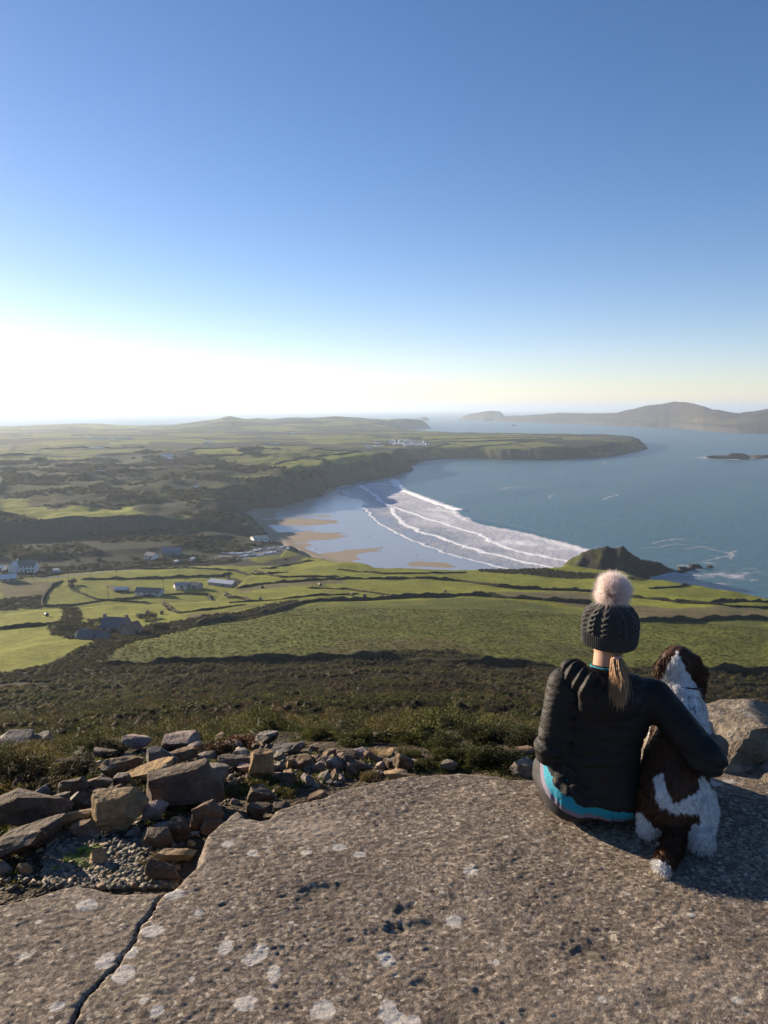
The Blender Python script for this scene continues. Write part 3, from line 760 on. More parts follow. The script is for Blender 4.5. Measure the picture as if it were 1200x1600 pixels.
ys = np.concatenate([np.linspace(-2.2, 1.6, 40), np.arange(1.62, 3.62, 0.0047)])
gx, gy = np.meshgrid(xs, ys)
X = gx.ravel(); Y = gy.ravel()
wob = 0.02 * fbm2(X / 0.08, Y / 0.08, 2, 3)
sd = sdist(X, Y, SLAB) + wob * 0.8
cd = seg_dist(X + 0.012 * fbm2(X / 0.03, Y / 0.03, 4, 3), Y + 0.012 * fbm2(X / 0.03, Y / 0.03, 5, 3), CRACK)
def worley(x, y, seed):
    ix, iy = np.floor(x).astype(np.int64), np.floor(y).astype(np.int64)
    d1 = np.full(x.shape, 9.); idv = np.zeros(x.shape)
    for dx in (-1, 0, 1):
        for dy in (-1, 0, 1):
            cx, cy = ix + dx, iy + dy; z0 = cx * 0
            jx = cx + vhash(cx, cy, z0, seed); jy = cy + vhash(cx, cy, z0, seed + 1)
            d = np.hypot(x - jx, y - jy); k = d < d1
            idv = np.where(k, vhash(cx, cy, z0, seed + 2), idv); d1 = np.minimum(d, d1)
    return d1, idv
vis = (Y > 1.5) & (np.abs(X) < 1.7)
w1, id1 = worley(X / 0.0165, Y / 0.0125, 11)
w2, id2 = worley(X / 0.0095, Y / 0.0095, 14)
rough = 0.22 + 0.6 * (fbm2(X / 0.35, Y / 0.35, 7, 3) + 0.3)
Z = ZS + 0.016 * fbm2(X / 0.7, Y / 0.7, 1, 2) + 0.003 * fbm2(X / 0.12, Y / 0.12, 3, 2)
Z += vis * rough * (0.0022 * (id1 - 0.35) * (1 - sstep(0.3, 0.75, w1)) - 0.0012 * sstep(0.45, 0.8, w1) + 0.0016 * (id2 - 0.5)) + vis * (0.0024 * fbm2(X / 0.020, Y / 0.013, 9, 3) + 0.0018 * fbm2(X / 0.05, Y / 0.035, 19, 3))
PITS = [(510, 1388, 30, 9, .022), (490, 1392, 16, 5, .012), (618, 1447, 12, 9, .03), (630, 1420, 20, 8, .02), (652, 1446, 25, 7, .015), (672, 1440, 16, 5, .012), (930, 1478, 38, 22, .02), (905, 1488, 20, 12, .016), (662, 1530, 15, 8, .018), (676, 1537, 6, 4, .012), (748, 1548, 6, 5, .012), (822, 1581, 7, 6, .014),
        (310, 1391, 8, 4, .012), (347, 1416, 5, 3, .012), (700, 1590, 22, 14, .01), (540, 1470, 14, 6, .01), (1010, 1420, 16, 6, .01), (440, 1400, 12, 4, .01), (870, 1400, 12, 5, .008), (1100, 1500, 18, 9, .012), (780, 1440, 14, 6, .008), (1040, 1560, 20, 10, .012)]
pit_dark = np.zeros(len(X))
for (x, y, rx, ry, dp) in PITS:
    cx, cy = S2(x, y); k = math.hypot(cx, cy, 1.5) / F
    kx = rx * k; ky = ry * k / 0.62
    e = np.hypot((X - cx) / kx, (Y - cy) / ky) + 0.9 * fbm2(X / 0.03, Y / 0.03, int(x), 3)
    w = 1 - sstep(0.15, 1.5, e); Z -= dp * 0.30 * w; pit_dark = np.maximum(pit_dark, w * 0.75)  # each hollow is sunk and also coloured darker towards its middle
lich = np.zeros(len(X)) - 1
LICH = [(238, 1455, 19, 10), (193, 1523, 17, 14), (165, 1503, 15, 12), (207, 1490, 10, 9), (272, 1398, 15, 10), (135, 1414, 17, 10), (310, 1427, 8, 6), (352, 1481, 12, 12), (406, 1488, 13, 14), (393, 1499, 14, 9), (383, 1567, 18, 11), (245, 1581, 11, 8), (38, 1494, 9, 5), (602, 1495, 15, 11), (710, 1436, 13, 10), (736, 1361, 14, 8),
        (505, 1576, 20, 15), (606, 1577, 16, 16), (618, 1590, 18, 12), (645, 1594, 14, 9), (428, 1520, 11, 13), (530, 1324, 13, 7), (478, 1332, 10, 5), (562, 1335, 12, 6), (395, 1332, 10, 6), (355, 1318, 10, 7), (224, 1565, 7, 5), (90, 1575, 11, 7), (790, 1306, 6, 3), (1110, 1226, 20, 6), (1140, 1222, 12, 5), (885, 1330, 4, 2),
        (690, 1392, 5, 3), (775, 1500, 6, 4), (1080, 1430, 7, 4), (940, 1560, 8, 5), (300, 1530, 5, 4), (60, 1440, 6, 3), (980, 1395, 5, 3), (455, 1440, 5, 3), (1150, 1560, 9, 5), (240, 1330, 7, 4)]
for i, (x, y, rx, ry) in enumerate(LICH):
    cx, cy = S2(x, y); k = math.hypot(cx, cy, 1.5) / F
    e = np.hypot((X - cx) / (rx * k), (Y - cy) / (ry * k / 0.62))
    lich = np.maximum(lich, 1 - e)
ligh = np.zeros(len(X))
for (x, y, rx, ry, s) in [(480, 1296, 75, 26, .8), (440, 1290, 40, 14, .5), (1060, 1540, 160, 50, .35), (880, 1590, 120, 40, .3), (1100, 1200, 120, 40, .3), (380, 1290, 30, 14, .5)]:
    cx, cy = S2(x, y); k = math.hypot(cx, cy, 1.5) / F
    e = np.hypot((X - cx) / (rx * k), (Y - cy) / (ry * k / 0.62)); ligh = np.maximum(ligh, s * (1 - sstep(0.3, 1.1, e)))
# edges fall away, the crack is open
Z -= 0.05 * (1 - sstep(0.0, 0.045, sd)) ** 2
Z = np.where(sd < 0.004, ZS - 0.05 + (sd - 0.004) * 9, Z)
cw = 0.0016 + 0.0022 * (fbm2(X / 0.07, Y / 0.07, 8, 2) + 0.4)
Z -= 0.004 * (1 - sstep(0.0, 0.012, cd)) + 0.06 * (1 - sstep(cw * 0.7, cw * 1.6, cd))
Z = np.maximum(Z, ZS - 0.34)
n0, n1 = len(xs), len(ys)
I, J = np.meshgrid(np.arange(n1 - 1), np.arange(n0 - 1), indexing='ij')
v0 = (I * n0 + J).ravel(); quads = np.stack([v0, v0 + 1, v0 + n0 + 1, v0 + n0], 1)
quads = quads[(sd[quads].max(1) > -0.035)]
cxq, cyq = X[quads].mean(1), Y[quads].mean(1)
LEFT = CRACK + [(-3.2, -2.4), (-3.2, 2.6), S2(262, 1340)]
lf = inside(cxq, cyq, LEFT)
t = NT('weathered_concrete'); p = t.pos()
v = t.voro(p, 85, 'F1', 'Color'); v2 = t.voro(t.mapv(p, (1, 1, 0.3)), 190, 'F1', 'Color')
sep = t.n('ShaderNodeSeparateColor'); t.set(sep.inputs[0], v); sep2 = t.n('ShaderNodeSeparateColor'); t.set(sep2.inputs[0], v2)
agg = t.ramp(sep.outputs[0], [(0.0, (0.085, 0.067, 0.052)), (0.35, (0.145, 0.116, 0.09)), (0.7, (0.20, 0.162, 0.125)), (0.95, (0.29, 0.24, 0.19)), (1.0, (0.42, 0.37, 0.30))])
c = t.mix(0.6, agg, t.ramp(sep2.outputs[1], [(0.0, 0.5), (1.0, 1.5)]), 'MULTIPLY')
c = t.mix(0.75, c, t.ramp(t.noise(p, 2.2, 5, 0.6), [(0.3, (0.70, 0.66, 0.62)), (0.7, (1.25, 1.2, 1.12))]), 'MULTIPLY')
c = t.mix(1.0, c, (1.14, 1.18, 1.22), 'MULTIPLY')
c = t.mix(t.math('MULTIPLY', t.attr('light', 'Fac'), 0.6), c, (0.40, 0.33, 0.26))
c = t.mix(t.math('MULTIPLY', t.attr('pit_dark', 'Fac'), 0.6), c, (0.065, 0.058, 0.042))
ol = t.maprange(t.noise(p, 1.1, 4, 0.6), 0.55, 0.75)
c = t.mix(t.math('MULTIPLY', ol, 0.35), c, (0.13, 0.125, 0.07))
ln = t.math('ADD', t.attr('lichen', 'Fac'), t.math('MULTIPLY', t.math('SUBTRACT', t.noise(p, 42, 5, 0.62), 0.5), 1.0))
lf_ = t.maprange(ln, 0.10, 0.28)
ring = t.ramp(t.noise(p, 95, 3, 0.7), [(0.25, (0.30, 0.26, 0.21)), (0.5, (0.50, 0.475, 0.43))])
c = t.mix(t.math('MULTIPLY', lf_, 0.95), c, ring)
bh = t.math('ADD', t.math('MULTIPLY', t.noise(p, 150, 4, 0.7), 1.0), t.math('MULTIPLY', sep2.outputs[0], 0.5))
t.bsdf(Base_Color=c, Roughness=0.92, Specular_IOR_Level=0.2, Normal=t.bump(bh, 0.9, 0.005))
for name, sel, lab in (('concrete_slab', ~lf, 'broad weathered concrete slab under the seated person and dog'), ('concrete_slab', lf, 'broken corner of the concrete slab left of the long crack')):
    q = quads[sel]; used = np.unique(q); remap = np.full(len(X), -1); remap[used] = np.arange(len(used))
    me = mesh_from('concrete_slab', np.stack([X[used], Y[used], Z[used]], 1), remap[q])
    set_float(me, 'lichen', lich[used]); set_float(me, 'pit_dark', pit_dark[used]); set_float(me, 'light', ligh[used])
    o = obj(name, me, t.m); tag(o, label=lab, kind='structure')
# ------------------------------------------------------------------ rocks
def ico(sub):
    bm = bmesh.new(); bmesh.ops.create_icosphere(bm, subdivisions=sub, radius=1.0)
    V = np.array([v.co[:] for v in bm.verts]); Fc = np.array([[v.index for v in f.verts] for f in bm.faces]); bm.free()
    return V, Fc
ICO = {k: ico(k) for k in (2, 3, 4, 5)}
def rock_mesh(name, seed, sx, sy, sz, sub=4, planes=12, sharp=0.62, rough=0.05, tilt=0.0, slab=False):
    rg = np.random.RandomState(seed)
    V, Fc = ICO[sub]; V = V.copy()
    cube = np.array([(1, 0, 0), (-1, 0, 0), (0, 1, 0), (0, -1, 0), (0, 0, 1), (0, 0, -1)], float) + rg.normal(0, .28, (6, 3))
    ns = np.concatenate([cube, rg.normal(size=(planes, 3)) * (1, 1, .8)])
    if slab: ns = np.concatenate([ns, [(0.1, 0, 1), (0, -.1, -1)]])
    ns /= np.linalg.norm(ns, axis=1)[:, None]
    ds = rg.uniform(sharp - .08, sharp + .26, len(ns))
    ds[:6] = rg.uniform(sharp - .08, sharp + .1, 6)
    for _ in range(3):
        for n, d in zip(ns, ds):
            k = V @ n - d
            V -= np.maximum(k, 0)[:, None] * n
    V /= np.abs(V).max(0)
    o = seed * 3.7
    nz = fbm3(V[:, 0] * 2.2 + o, V[:, 1] * 2.2, V[:, 2] * 2.2, seed, 4, .55)
    st = np.abs(vnoise3(V[:, 0] * 1.2 + o, V[:, 1] * 1.2 + 4, V[:, 2] * 7 + V[:, 0] * 2, seed + 50))
    nrm = V / np.linalg.norm(V, axis=1)[:, None]
    V = V + nrm * (nz * rough * 2.2 - st * rough * 0.8)[:, None]
    V *= (sx / 2, sy / 2, sz / 2)
    if tilt:
        c, s = math.cos(tilt), math.sin(tilt); x, z = V[:, 0].copy(), V[:, 2].copy()
        V[:, 0] = c * x - s * z; V[:, 2] = s * x + c * z
    V[:, 2] -= V[:, 2].min()
    me = mesh_from(name, V, Fc)
    me.set_sharp_from_angle(angle=R(24))
    return me
def rock_mat(name, a, b, c_, lichen=0.4, white=0.0, warm=None):
    t = NT(name); p = t.coord(); rnd = t.objrand()
    pv = t.n('ShaderNodeVectorMath', operation='ADD'); t.set(pv.inputs[0], t.pos()); cmb = t.n('ShaderNodeCombineXYZ'); t.set(cmb.inputs[0], t.math('MULTIPLY', rnd, 40.0)); t.set(pv.inputs[1], cmb.outputs[0]); p = pv.outputs[0]
    n = t.noise(p, 7, 7, 0.62); n2 = t.noise(p, 34, 5, 0.65); lay = t.noise(t.mapv(p, (2, 2, 16), (0.35, 0.3, 0)), 1.6, 4, 0.6)
    col_ = t.ramp(n, [(0.28, a), (0.52, b), (0.75, c_)])
    col_ = t.mix(0.55, col_, t.ramp(n2, [(0.3, 0.55), (0.7, 1.45)]), 'MULTIPLY')
    col_ = t.mix(0.45, col_, t.ramp(lay, [(0.35, 0.65), (0.65, 1.3)]), 'MULTIPLY')
    col_ = t.mix(0.5, col_, t.mix(rnd, (0.78, 0.76, 0.74), (1.3, 1.18, 1.0)), 'MULTIPLY')
    up = t.n('ShaderNodeSeparateXYZ'); t.set(up.inputs[0], t.n('ShaderNodeNewGeometry').outputs['Normal'])
    top = t.maprange(up.outputs[2], 0.1, 0.8)
    lk = t.math('MULTIPLY', t.maprange(t.noise(p, 11, 6, 0.7), 0.54, 0.66), t.math('MULTIPLY', top, lichen))
    col_ = t.mix(lk, col_, (0.36, 0.35, 0.31))
    if white: col_ = t.mix(t.math('MULTIPLY', t.maprange(t.noise(p, 5, 5, 0.65), 0.6, 0.68), white), col_, (0.6, 0.6, 0.58))
    og = t.math('MULTIPLY', t.maprange(t.noise(p, 9, 4, 0.6), 0.66, 0.74), 0.5)
    col_ = t.mix(og, col_, (0.20, 0.155, 0.05))
    h = t.math('ADD', t.math('ADD', n, t.math('MULTIPLY', n2, 0.35)), t.math('MULTIPLY', lay, 0.6))
    t.bsdf(Base_Color=col_, Roughness=0.9, Specular_IOR_Level=0.25, Normal=t.bump(h, 1.0, 0.05))
    return t.m
M_ROCK = {
    'b': rock_mat('brown_rock', (0.091, 0.062, 0.041), (0.165, 0.117, 0.079), (0.244, 0.183, 0.129)),
    'g': rock_mat('grey_rock', (0.104, 0.093, 0.079), (0.177, 0.159, 0.135), (0.268, 0.246, 0.218), 0.6, 0.4),
    'y': rock_mat('golden_rock', (0.183, 0.123, 0.059), (0.311, 0.220, 0.116), (0.403, 0.302, 0.178), 0.25),
    'd': rock_mat('dark_rock', (0.059, 0.045, 0.034), (0.104, 0.082, 0.061), (0.159, 0.129, 0.098), 0.3),
    'p': rock_mat('pink_rock', (0.195, 0.145, 0.129), (0.317, 0.252, 0.227), (0.464, 0.403, 0.383), 0.5, 0.3),
    'o': rock_mat('outcrop_rock', (0.095, 0.080, 0.062), (0.165, 0.142, 0.113), (0.24, 0.21, 0.17), 0.5),
}
def place_rock(cx, by, w, h, kind, seed, label, depth=0.75, tilt=0.0, yaw=0.0, sub=4, planes=14, sharp=0.5, rough=0.045, slab=False, name='rock', cat='rock', group=None, sink=0.10):
    g = ground([cx], [by], 1.9, 25, 220)[0]
    gx_, gy_, gz_ = g
    dist = math.hypot(gx_, gy_, CZ - gz_); k = dist / F
    sx = w * k; sy = sx * depth
    dep = math.asin((CZ - gz_) / dist)
    sz = max((h * k - sy * math.sin(dep) * 0.4) / math.cos(dep), 0.5 * h * k) * .92 / (1 - sink)
    me = rock_mesh(name, seed, sx * 1.06, sy, sz, sub, planes, sharp, rough, tilt, slab)
    d = Vector((gx_, gy_, 0)).normalized()
    L = Vector((gx_, gy_, 0)) + d * sy * 0.42
    zc = float(H(np.array([L.x]), np.array([L.y]))[0])
    o = obj(name, me, M_ROCK[kind], loc=(L.x, L.y, min(gz_, zc + 0.05) - sz * sink))
    o.rotation_euler = (0, 0, yaw)
    tag(o, label, cat, group)
    return o
ROCKS = [
    (16, 1178, 84, 60, 'g', 1, 'big grey lichen-streaked boulder at the left end of the bank, above the heather clump', .8, 0, 0),
    (64, 1180, 50, 40, 'g', 2, 'grey boulder leaning right beside the big lichen-streaked boulder', .7, .3, 0),
    (42, 1296, 124, 60, 'd', 3, 'long dark brown boulder low at the left edge of the bank', .6, -.12, .1),
    (54, 1330, 92, 40, 'd', 4, 'dark flat rock with a pale ridge below the long brown boulder', .6, .22, .2),
    (24, 1352, 88, 36, 'd', 5, 'dark rock slab lowest on the left, above the gravel', .6, .25, .1),
    (40, 1368, 22, 22, 'y', 6, 'small golden stone standing on the gravel at far left', .7, .4, 0),
    (186, 1300, 84, 66, 'y', 7, 'golden boulder with a sunlit ridged face in the middle of the bank', .62, -.35, .3),
    (288, 1270, 136, 82, 'd', 8, 'largest boulder of the bank with a dark front and a pale flat top', .55, .06, -.1),
    (332, 1232, 62, 46, 'g', 9, 'pale rock patched with white lichen behind the largest boulder', .8, 0, 0),
    (241, 1285, 38, 36, 'p', 10, 'small pinkish white rock between the golden and the largest boulder', .8, .2, 0),
    (326, 1300, 56, 54, 'b', 11, 'brown angular rock with a peaked top touching the slab edge', .7, -.2, .4),
    (280, 1318, 36, 44, 'd', 12, 'rounded upright dark stone left of the peaked brown rock', .8, 0, 0),
    (334, 1306, 44, 26, 'b', 13, 'wedge-shaped brown stone lying against the slab corner', .6, -.3, 0),
    (243, 1224, 88, 28, 'y', 14, 'flat golden slab leaning behind the largest boulder', .5, .3, .2),
    (250, 1206, 58, 44, 'g', 15, 'grey pointed rock standing above the flat golden slab', .6, .1, .3),
    (212, 1176, 54, 28, 'p', 16, 'pale rounded boulder on the crest at the left of the bank', .8, 0, 0),
    (284, 1176, 60, 32, 'p', 17, 'wide pale boulder on the crest beside the rusty heather', .8, .1, 0),
    (286, 1196, 44, 32, 'b', 18, 'tan block below the wide pale crest boulder', .8, 0, .5),
    (372, 1206, 66, 28, 'd', 19, 'long flat dark rock right of the largest boulder', .5, 0, 0),
    (414, 1222, 52, 58, 'y', 20, 'tall tan pointed rock near the right end of the boulders', .6, .25, .3),
    (416, 1168, 44, 26, 'g', 21, 'dark rock with a white top on the crest', .7, .3, 0),
    (450, 1180, 52, 18, 'g', 22, 'flat grey white rock lying on the crest', .8, 0, 0),
    (408, 1262, 54, 36, 'd', 23, 'dark grey-green rounded rock beside the yellow grass patch', .7, .15, 0),
    (404, 1281, 34, 30, 'd', 24, 'dark mossy lump of rock sunk into the slab edge', .8, 0, 0),
    (190, 1216, 70, 36, 'b', 25, 'wide brown block left of the grey pointed rock', .6, .05, .2),
    (154, 1236, 46, 22, 'b', 26, 'reddish brown flat rock in the upper left of the bank', .6, 0, 0),
    (114, 1244, 50, 26, 'd', 27, 'dark slanting slab left of the reddish flat rock', .5, .3, 0),
    (134, 1272, 48, 32, 'd', 28, 'dark rock tucked against the left side of the golden boulder', .7, -.2, 0),
    (92, 1268, 36, 28, 'd', 29, 'small dark block above the long brown boulder', .7, .1, .4),
    (120, 1292, 50, 24, 'y', 30, 'low golden-edged stone below the dark tucked rock', .6, .2, 0),
    (132, 1310, 50, 26, 'b', 31, 'brown flat stone just behind the green fern', .6, .1, 0),
    (246, 1330, 60, 36, 'd', 32, 'shaded dark rubble block under the rounded upright stone', .7, .1, 0),
    (272, 1352, 68, 22, 'y', 33, 'thin tan slab of stone pointing at the slab edge', .4, -.1, .3),
    (250, 1382, 62, 34, 'd', 34, 'dark layered rock beside the start of the crack', .6, -.25, .2),
    (192, 1230, 34, 22, 'g', 35, 'small grey stone with a pale rim above the golden boulder', .7, .1, 0),
    (527, 1208, 32, 32, 'g', 36, 'grey angular stone standing in the small rubble', .7, .1, .6),
    (558, 1209, 52, 24, 'b', 37, 'wide brown stone in the small rubble near the slab', .6, -.1, 0),
    (630, 1206, 34, 26, 'b', 38, 'brown pointed stone at the right end of the rubble', .6, -.3, 0),
    (620, 1220, 44, 20, 'y', 39, 'tan flat stone lying on the slab edge at the rubble end', .7, 0, 0),
    (444, 1228, 44, 20, 'd', 40, 'dark flat stone behind the yellow grass patch', .6, 0, .3),
    (498, 1208, 24, 24, 'p', 41, 'small pink stone on top of the small rubble', .8, .2, 0),
    (440, 1276, 36, 24, 'd', 42, 'dark flat stone on the slab edge right of the mossy lump', .7, .1, 0),
    (494, 1254, 36, 20, 'b', 43, 'brown stone resting on the far slab edge', .7, 0, .2),
    (818, 1192, 44, 30, 'b', 44, 'brown stone in the gorse left of the seated person', .8, 0, 0),
    (816, 1214, 46, 30, 'g', 45, 'grey flat-topped stone touching the seated person at the left', .8, .1, 0),
    (700, 1206, 28, 20, 'g', 46, 'small green-grey stone among the gorse behind the slab', .8, 0, 0),
    (470, 1204, 36, 24, 'b', 47, 'blocky brown stone at the left of the small rubble', .7, 0, .4),
    (548, 1190, 40, 20, 'b', 48, 'flat brown stone on the skyline of the small rubble', .7, 0, 0),
    (160, 1186, 46, 18, 'b', 49, 'low brown rock on the crest at the left, half sunk in heather', .7, 0, 0),
    (362, 1176, 40, 20, 'b', 50, 'brown rock on the crest behind the rusty heather', .8, 0, 0),
]
for (cx, by, w, h, kd, sd_, lab, dep, tl, yw) in ROCKS:
    place_rock(cx, by, w * .9, h * .9, kd, 100 + sd_, lab, dep, tl, yw, sub=5 if w > 75 else 4, slab=(h < 0.45 * w), group='boulders of the bank beside the slab')
# the outcrop behind the dog
def outcrop(x, y, z, sx, sy, sz, yaw, seed, label):
    me = rock_mesh('rock_outcrop', seed, sx, sy, sz, 5, 16, .52, .075)
    o = obj('rock_outcrop', me, M_ROCK['o'], loc=(x, y, z)); o.rotation_euler = (0, 0, yaw); tag(o, label, 'outcrop'); return o
outcrop(1.53, 3.44, 119.82, .78, .66, .36, .1, 211, 'wide sunlit rock outcrop rising behind the dog at the slab edge')
oc = outcrop(1.72, 3.12, 119.84, .46, .40, .26, .3, 214, 'lower rock block at the right frame edge with an orange lichen spot')
# loose stones
rg = np.random.RandomState(5)
RUB = [(-20, 1240), (-20, 1398), (60, 1384), (124, 1366), (250, 1380), (292, 1335), (350, 1262), (440, 1250), (520, 1228), (655, 1202), (655, 1176), (560, 1178), (470, 1168), (400, 1150), (250, 1152), (180, 1162), (120, 1200), (60, 1228)]
pts = []
while len(pts) < 285:
    x, y = (rg.uniform(-20, 650), rg.uniform(1150, 1398)) if len(pts) < 165 else (rg.uniform(360, 655), rg.uniform(1160, 1232))
    if inside(np.array([x]), np.array([y]), RUB)[0]:
        if 80 < x < 260 and y > 1318 and rg.rand() < .75: continue
        pts.append((x, y))
pts = np.array(pts); G = ground(pts[:, 0], pts[:, 1], 1.9, 25, 300)
stone_meshes = [rock_mesh('stone', 400 + i, 1.0, rg.uniform(.55, .85), rg.uniform(.4, .75), 3, 9, .5, .05, rg.uniform(-.4, .4)) for i in range(14)]
km = ['b', 'g', 'd', 'g', 'y', 'p', 'b', 'g']
var = {}
STOP = set('at above with below in between touching leaning behind beside on left right lying low standing near lowest patched tucked under pointing half resting sunk just'.split())
for i, (g, (x, y)) in enumerate(zip(G, pts)):
    kd = km[rg.randint(len(km))]; mi = rg.randint(14)
    if (mi, kd) not in var:
        m2 = stone_meshes[mi].copy(); m2.materials.clear(); m2.materials.append(M_ROCK[kd]); var[(mi, kd)] = m2
    k = math.hypot(*g[:2]) / F * 1.05
    wp = int(rg.choice([10, 13, 16, 20, 26, 32], p=[.12, .2, .24, .22, .14, .08])); w = wp * k
    o = obj('stone', var[(mi, kd)], loc=(g[0], g[1], g[2] - 0.12 * w)); o.scale = (w,) * 3
    o.rotation_euler = (rg.uniform(-.5, .5), rg.uniform(-.5, .5), rg.uniform(0, 6.28))
    near_ = min(ROCKS, key=lambda q: math.hypot(q[0] - x, (q[1] - q[3] * .4 - y) * 1.6))
    ws = []
    for w_ in near_[6].split():
        if w_ in STOP and ws: break
        ws.append(w_)
    dx_, dy_ = x - near_[0], y - (near_[1] - near_[3] * .4)
    rel_ = ('left of' if dx_ < 0 else 'right of') if abs(dx_) > abs(dy_) * 1.3 else ('behind' if dy_ < 0 else 'in front of')
    size_ = {10: 'tiny', 13: 'small', 16: 'smallish', 20: 'fist-sized', 26: 'middling', 32: 'chunky'}[wp]
    lab = '%s %s stone %s the %s' % (size_, {'b': 'brown', 'd': 'dark', 'g': 'grey', 'y': 'golden', 'p': 'pinkish'}[kd], rel_, ' '.join(ws))
    tag(o, lab, 'stone', 'loose stones of the bank')
byl = {}
for o in bpy.data.objects:
    if o.name.startswith('stone') and 'label' in o: byl.setdefault(o['label'], []).append(o)
for l_, os_ in byl.items():
    os_.sort(key=lambda q: q.location.x / q.location.y)
    if len(os_) > 1:
        nm_ = ['left-hand', 'right-hand'] if len(os_) == 2 else (['left-hand', 'middle', 'right-hand'] if len(os_) == 3 else ['first', 'second', 'third', 'fourth', 'fifth', 'sixth', 'seventh'])
        for q_, n_ in zip(os_, nm_): q_['label'] = n_ + ' ' + l_
# grit between the stones
n = 5200
gxp = rg.uniform(70, 275, n); gyp = 1312 + (1388 - 1312) * rg.rand(n) ** .8
ex = rg.uniform(-20, 640, 3000); ey = rg.uniform(1160, 1395, 3000); ok = inside(ex, ey, RUB)
gxp = np.concatenate([gxp, ex[ok]]); gyp = np.concatenate([gyp, ey[ok]])
G = ground(gxp, gyp, 1.9, 25, 300)
bv = np.array([(1, 0, 0), (-1, 0, 0), (0, 1, 0), (0, -1, 0), (0, 0, 1), (0, 0, -1)], float); bf = np.array([(0, 2, 4), (2, 1, 4), (1, 3, 4), (3, 0, 4), (2, 0, 5), (1, 2, 5), (3, 1, 5), (0, 3, 5)])
VV, FF, CC = [], [], []
pal = np.array([(0.10, 0.10, 0.088), (0.15, 0.14, 0.115), (0.13, 0.095, 0.06), (0.20, 0.17, 0.12), (0.07, 0.07, 0.06), (0.25, 0.2, 0.13)])
for i, g in enumerate(G):
    v = bv + rg.normal(0, .28, (6, 3)); s_ = rg.uniform(.005, .012) * rg.choice([1, 1, 1, 1.9]); v *= (s_, s_ * rg.uniform(.6, 1), s_ * rg.uniform(.35, .6))
    a = rg.uniform(0, 6.28); c, s = math.cos(a), math.sin(a)
    v = np.stack([v[:, 0] * c - v[:, 1] * s, v[:, 0] * s + v[:, 1] * c, v[:, 2]], 1) + g + (0, 0, s_ * .3)
    VV.append(v); FF.append(bf + 6 * i); CC.append(np.repeat(pal[rg.randint(6)][None] * rg.uniform(.7, 1.3), 6, 0))
me = mesh_from('gravel', np.concatenate(VV), np.concatenate(FF), smooth=False); set_color(me, 'col', np.concatenate(CC))
t = NT('gravel_grit'); t.bsdf(Base_Color=t.attr('col'), Roughness=.9)
o = obj('gravel', me, t.m); tag(o, 'grey gravel and grit lying between the rocks and the slab', 'gravel', kind='stuff')
# ------------------------------------------------------------------ heath, gorse, grass, hedges
def sprig_clump(name, n, seed, flat=0.75, size=0.11, pal=None, core=0.0, upright=0.4, wid=0.3, hollow=0.35):
    """dome of small pointed leaves, about one metre across"""
    rg = np.random.RandomState(seed)
    d = rg.normal(size=(n, 3)); d[:, 2] = np.abs(d[:, 2]); d /= np.linalg.norm(d, axis=1)[:, None]
    lump = 1 + 0.35 * np.sin(d[:, 0] * 5 + seed) * np.cos(d[:, 1] * 4 + seed) + 0.2 * np.sin(d[:, 2] * 7 + d[:, 0] * 3)
    rad = 0.5 * lump * (hollow + (1 - hollow) * rg.rand(n) ** 0.4)
    c = d * rad[:, None] * (1, 1, flat * 1.2)
    ax = d * 0.8 + rg.normal(0, .55, (n, 3)) + (0, 0, upright); ax /= np.linalg.norm(ax, axis=1)[:, None]
    s = np.cross(ax, rg.normal(size=(n, 3))); s /= np.linalg.norm(s, axis=1)[:, None] + 1e-9
    L = size * rg.uniform(.6, 1.4, n)[:, None]
    a = c - s * L * wid; b = c + s * L * wid; tip = c + ax * L * 1.5; mid = c + np.cross(ax, s) * L * wid * 1.4
    V = np.stack([a, b, tip, mid], 1).reshape(-1, 3)
    k = np.arange(n)[:, None] * 4
    Fc = np.concatenate([k + [[0, 1, 2]], k + [[3, 0, 2]]])
    pal = np.array(pal); cc = pal[rg.randint(len(pal), size=n)] * rg.uniform(.65, 1.35, (n, 1))
    C_ = np.repeat(cc, 4, 0)
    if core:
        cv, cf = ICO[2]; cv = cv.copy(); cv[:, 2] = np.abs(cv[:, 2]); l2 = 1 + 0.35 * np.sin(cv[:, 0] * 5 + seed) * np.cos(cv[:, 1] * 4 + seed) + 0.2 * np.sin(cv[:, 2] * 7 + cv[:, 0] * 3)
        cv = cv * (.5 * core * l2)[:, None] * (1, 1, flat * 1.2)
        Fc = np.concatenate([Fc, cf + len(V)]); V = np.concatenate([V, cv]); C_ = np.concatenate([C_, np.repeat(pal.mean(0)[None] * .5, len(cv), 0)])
    me = mesh_from(name, V, Fc, smooth=False); set_color(me, 'col', C_)
    return me
t = NT('heath_leaf'); lc = t.mix(1.0, t.attr('col'), t.ramp(t.objrand(), [(0, (.55, .55, .6)), (.5, (1.0, 1.0, 1.0)), (1, (1.75, 1.5, 1.2))]), 'MULTIPLY'); t.bsdf(Base_Color=lc, Roughness=.75, Specular_IOR_Level=.25)
tr = t.n('ShaderNodeBsdfTranslucent'); t.set(tr.inputs[0], lc); mx = t.n('ShaderNodeMixShader'); mx.inputs[0].default_value = .32
t.t.links.new(t.b.outputs[0], mx.inputs[1]); t.t.links.new(tr.outputs[0], mx.inputs[2]); t.t.links.new(mx.outputs[0], t.out.inputs[0])
M_LEAF = t.m
P_GORSE = [(0.051, 0.069, 0.018), (0.072, 0.09, 0.024), (0.039, 0.051, 0.015), (0.09, 0.099, 0.03), (0.06, 0.054, 0.024)]
P_HEATH = [(0.085, 0.0612, 0.0374), (0.0612, 0.0476, 0.0272), (0.1054, 0.0782, 0.0442), (0.0578, 0.0578, 0.0238), (0.0748, 0.068, 0.0306)]
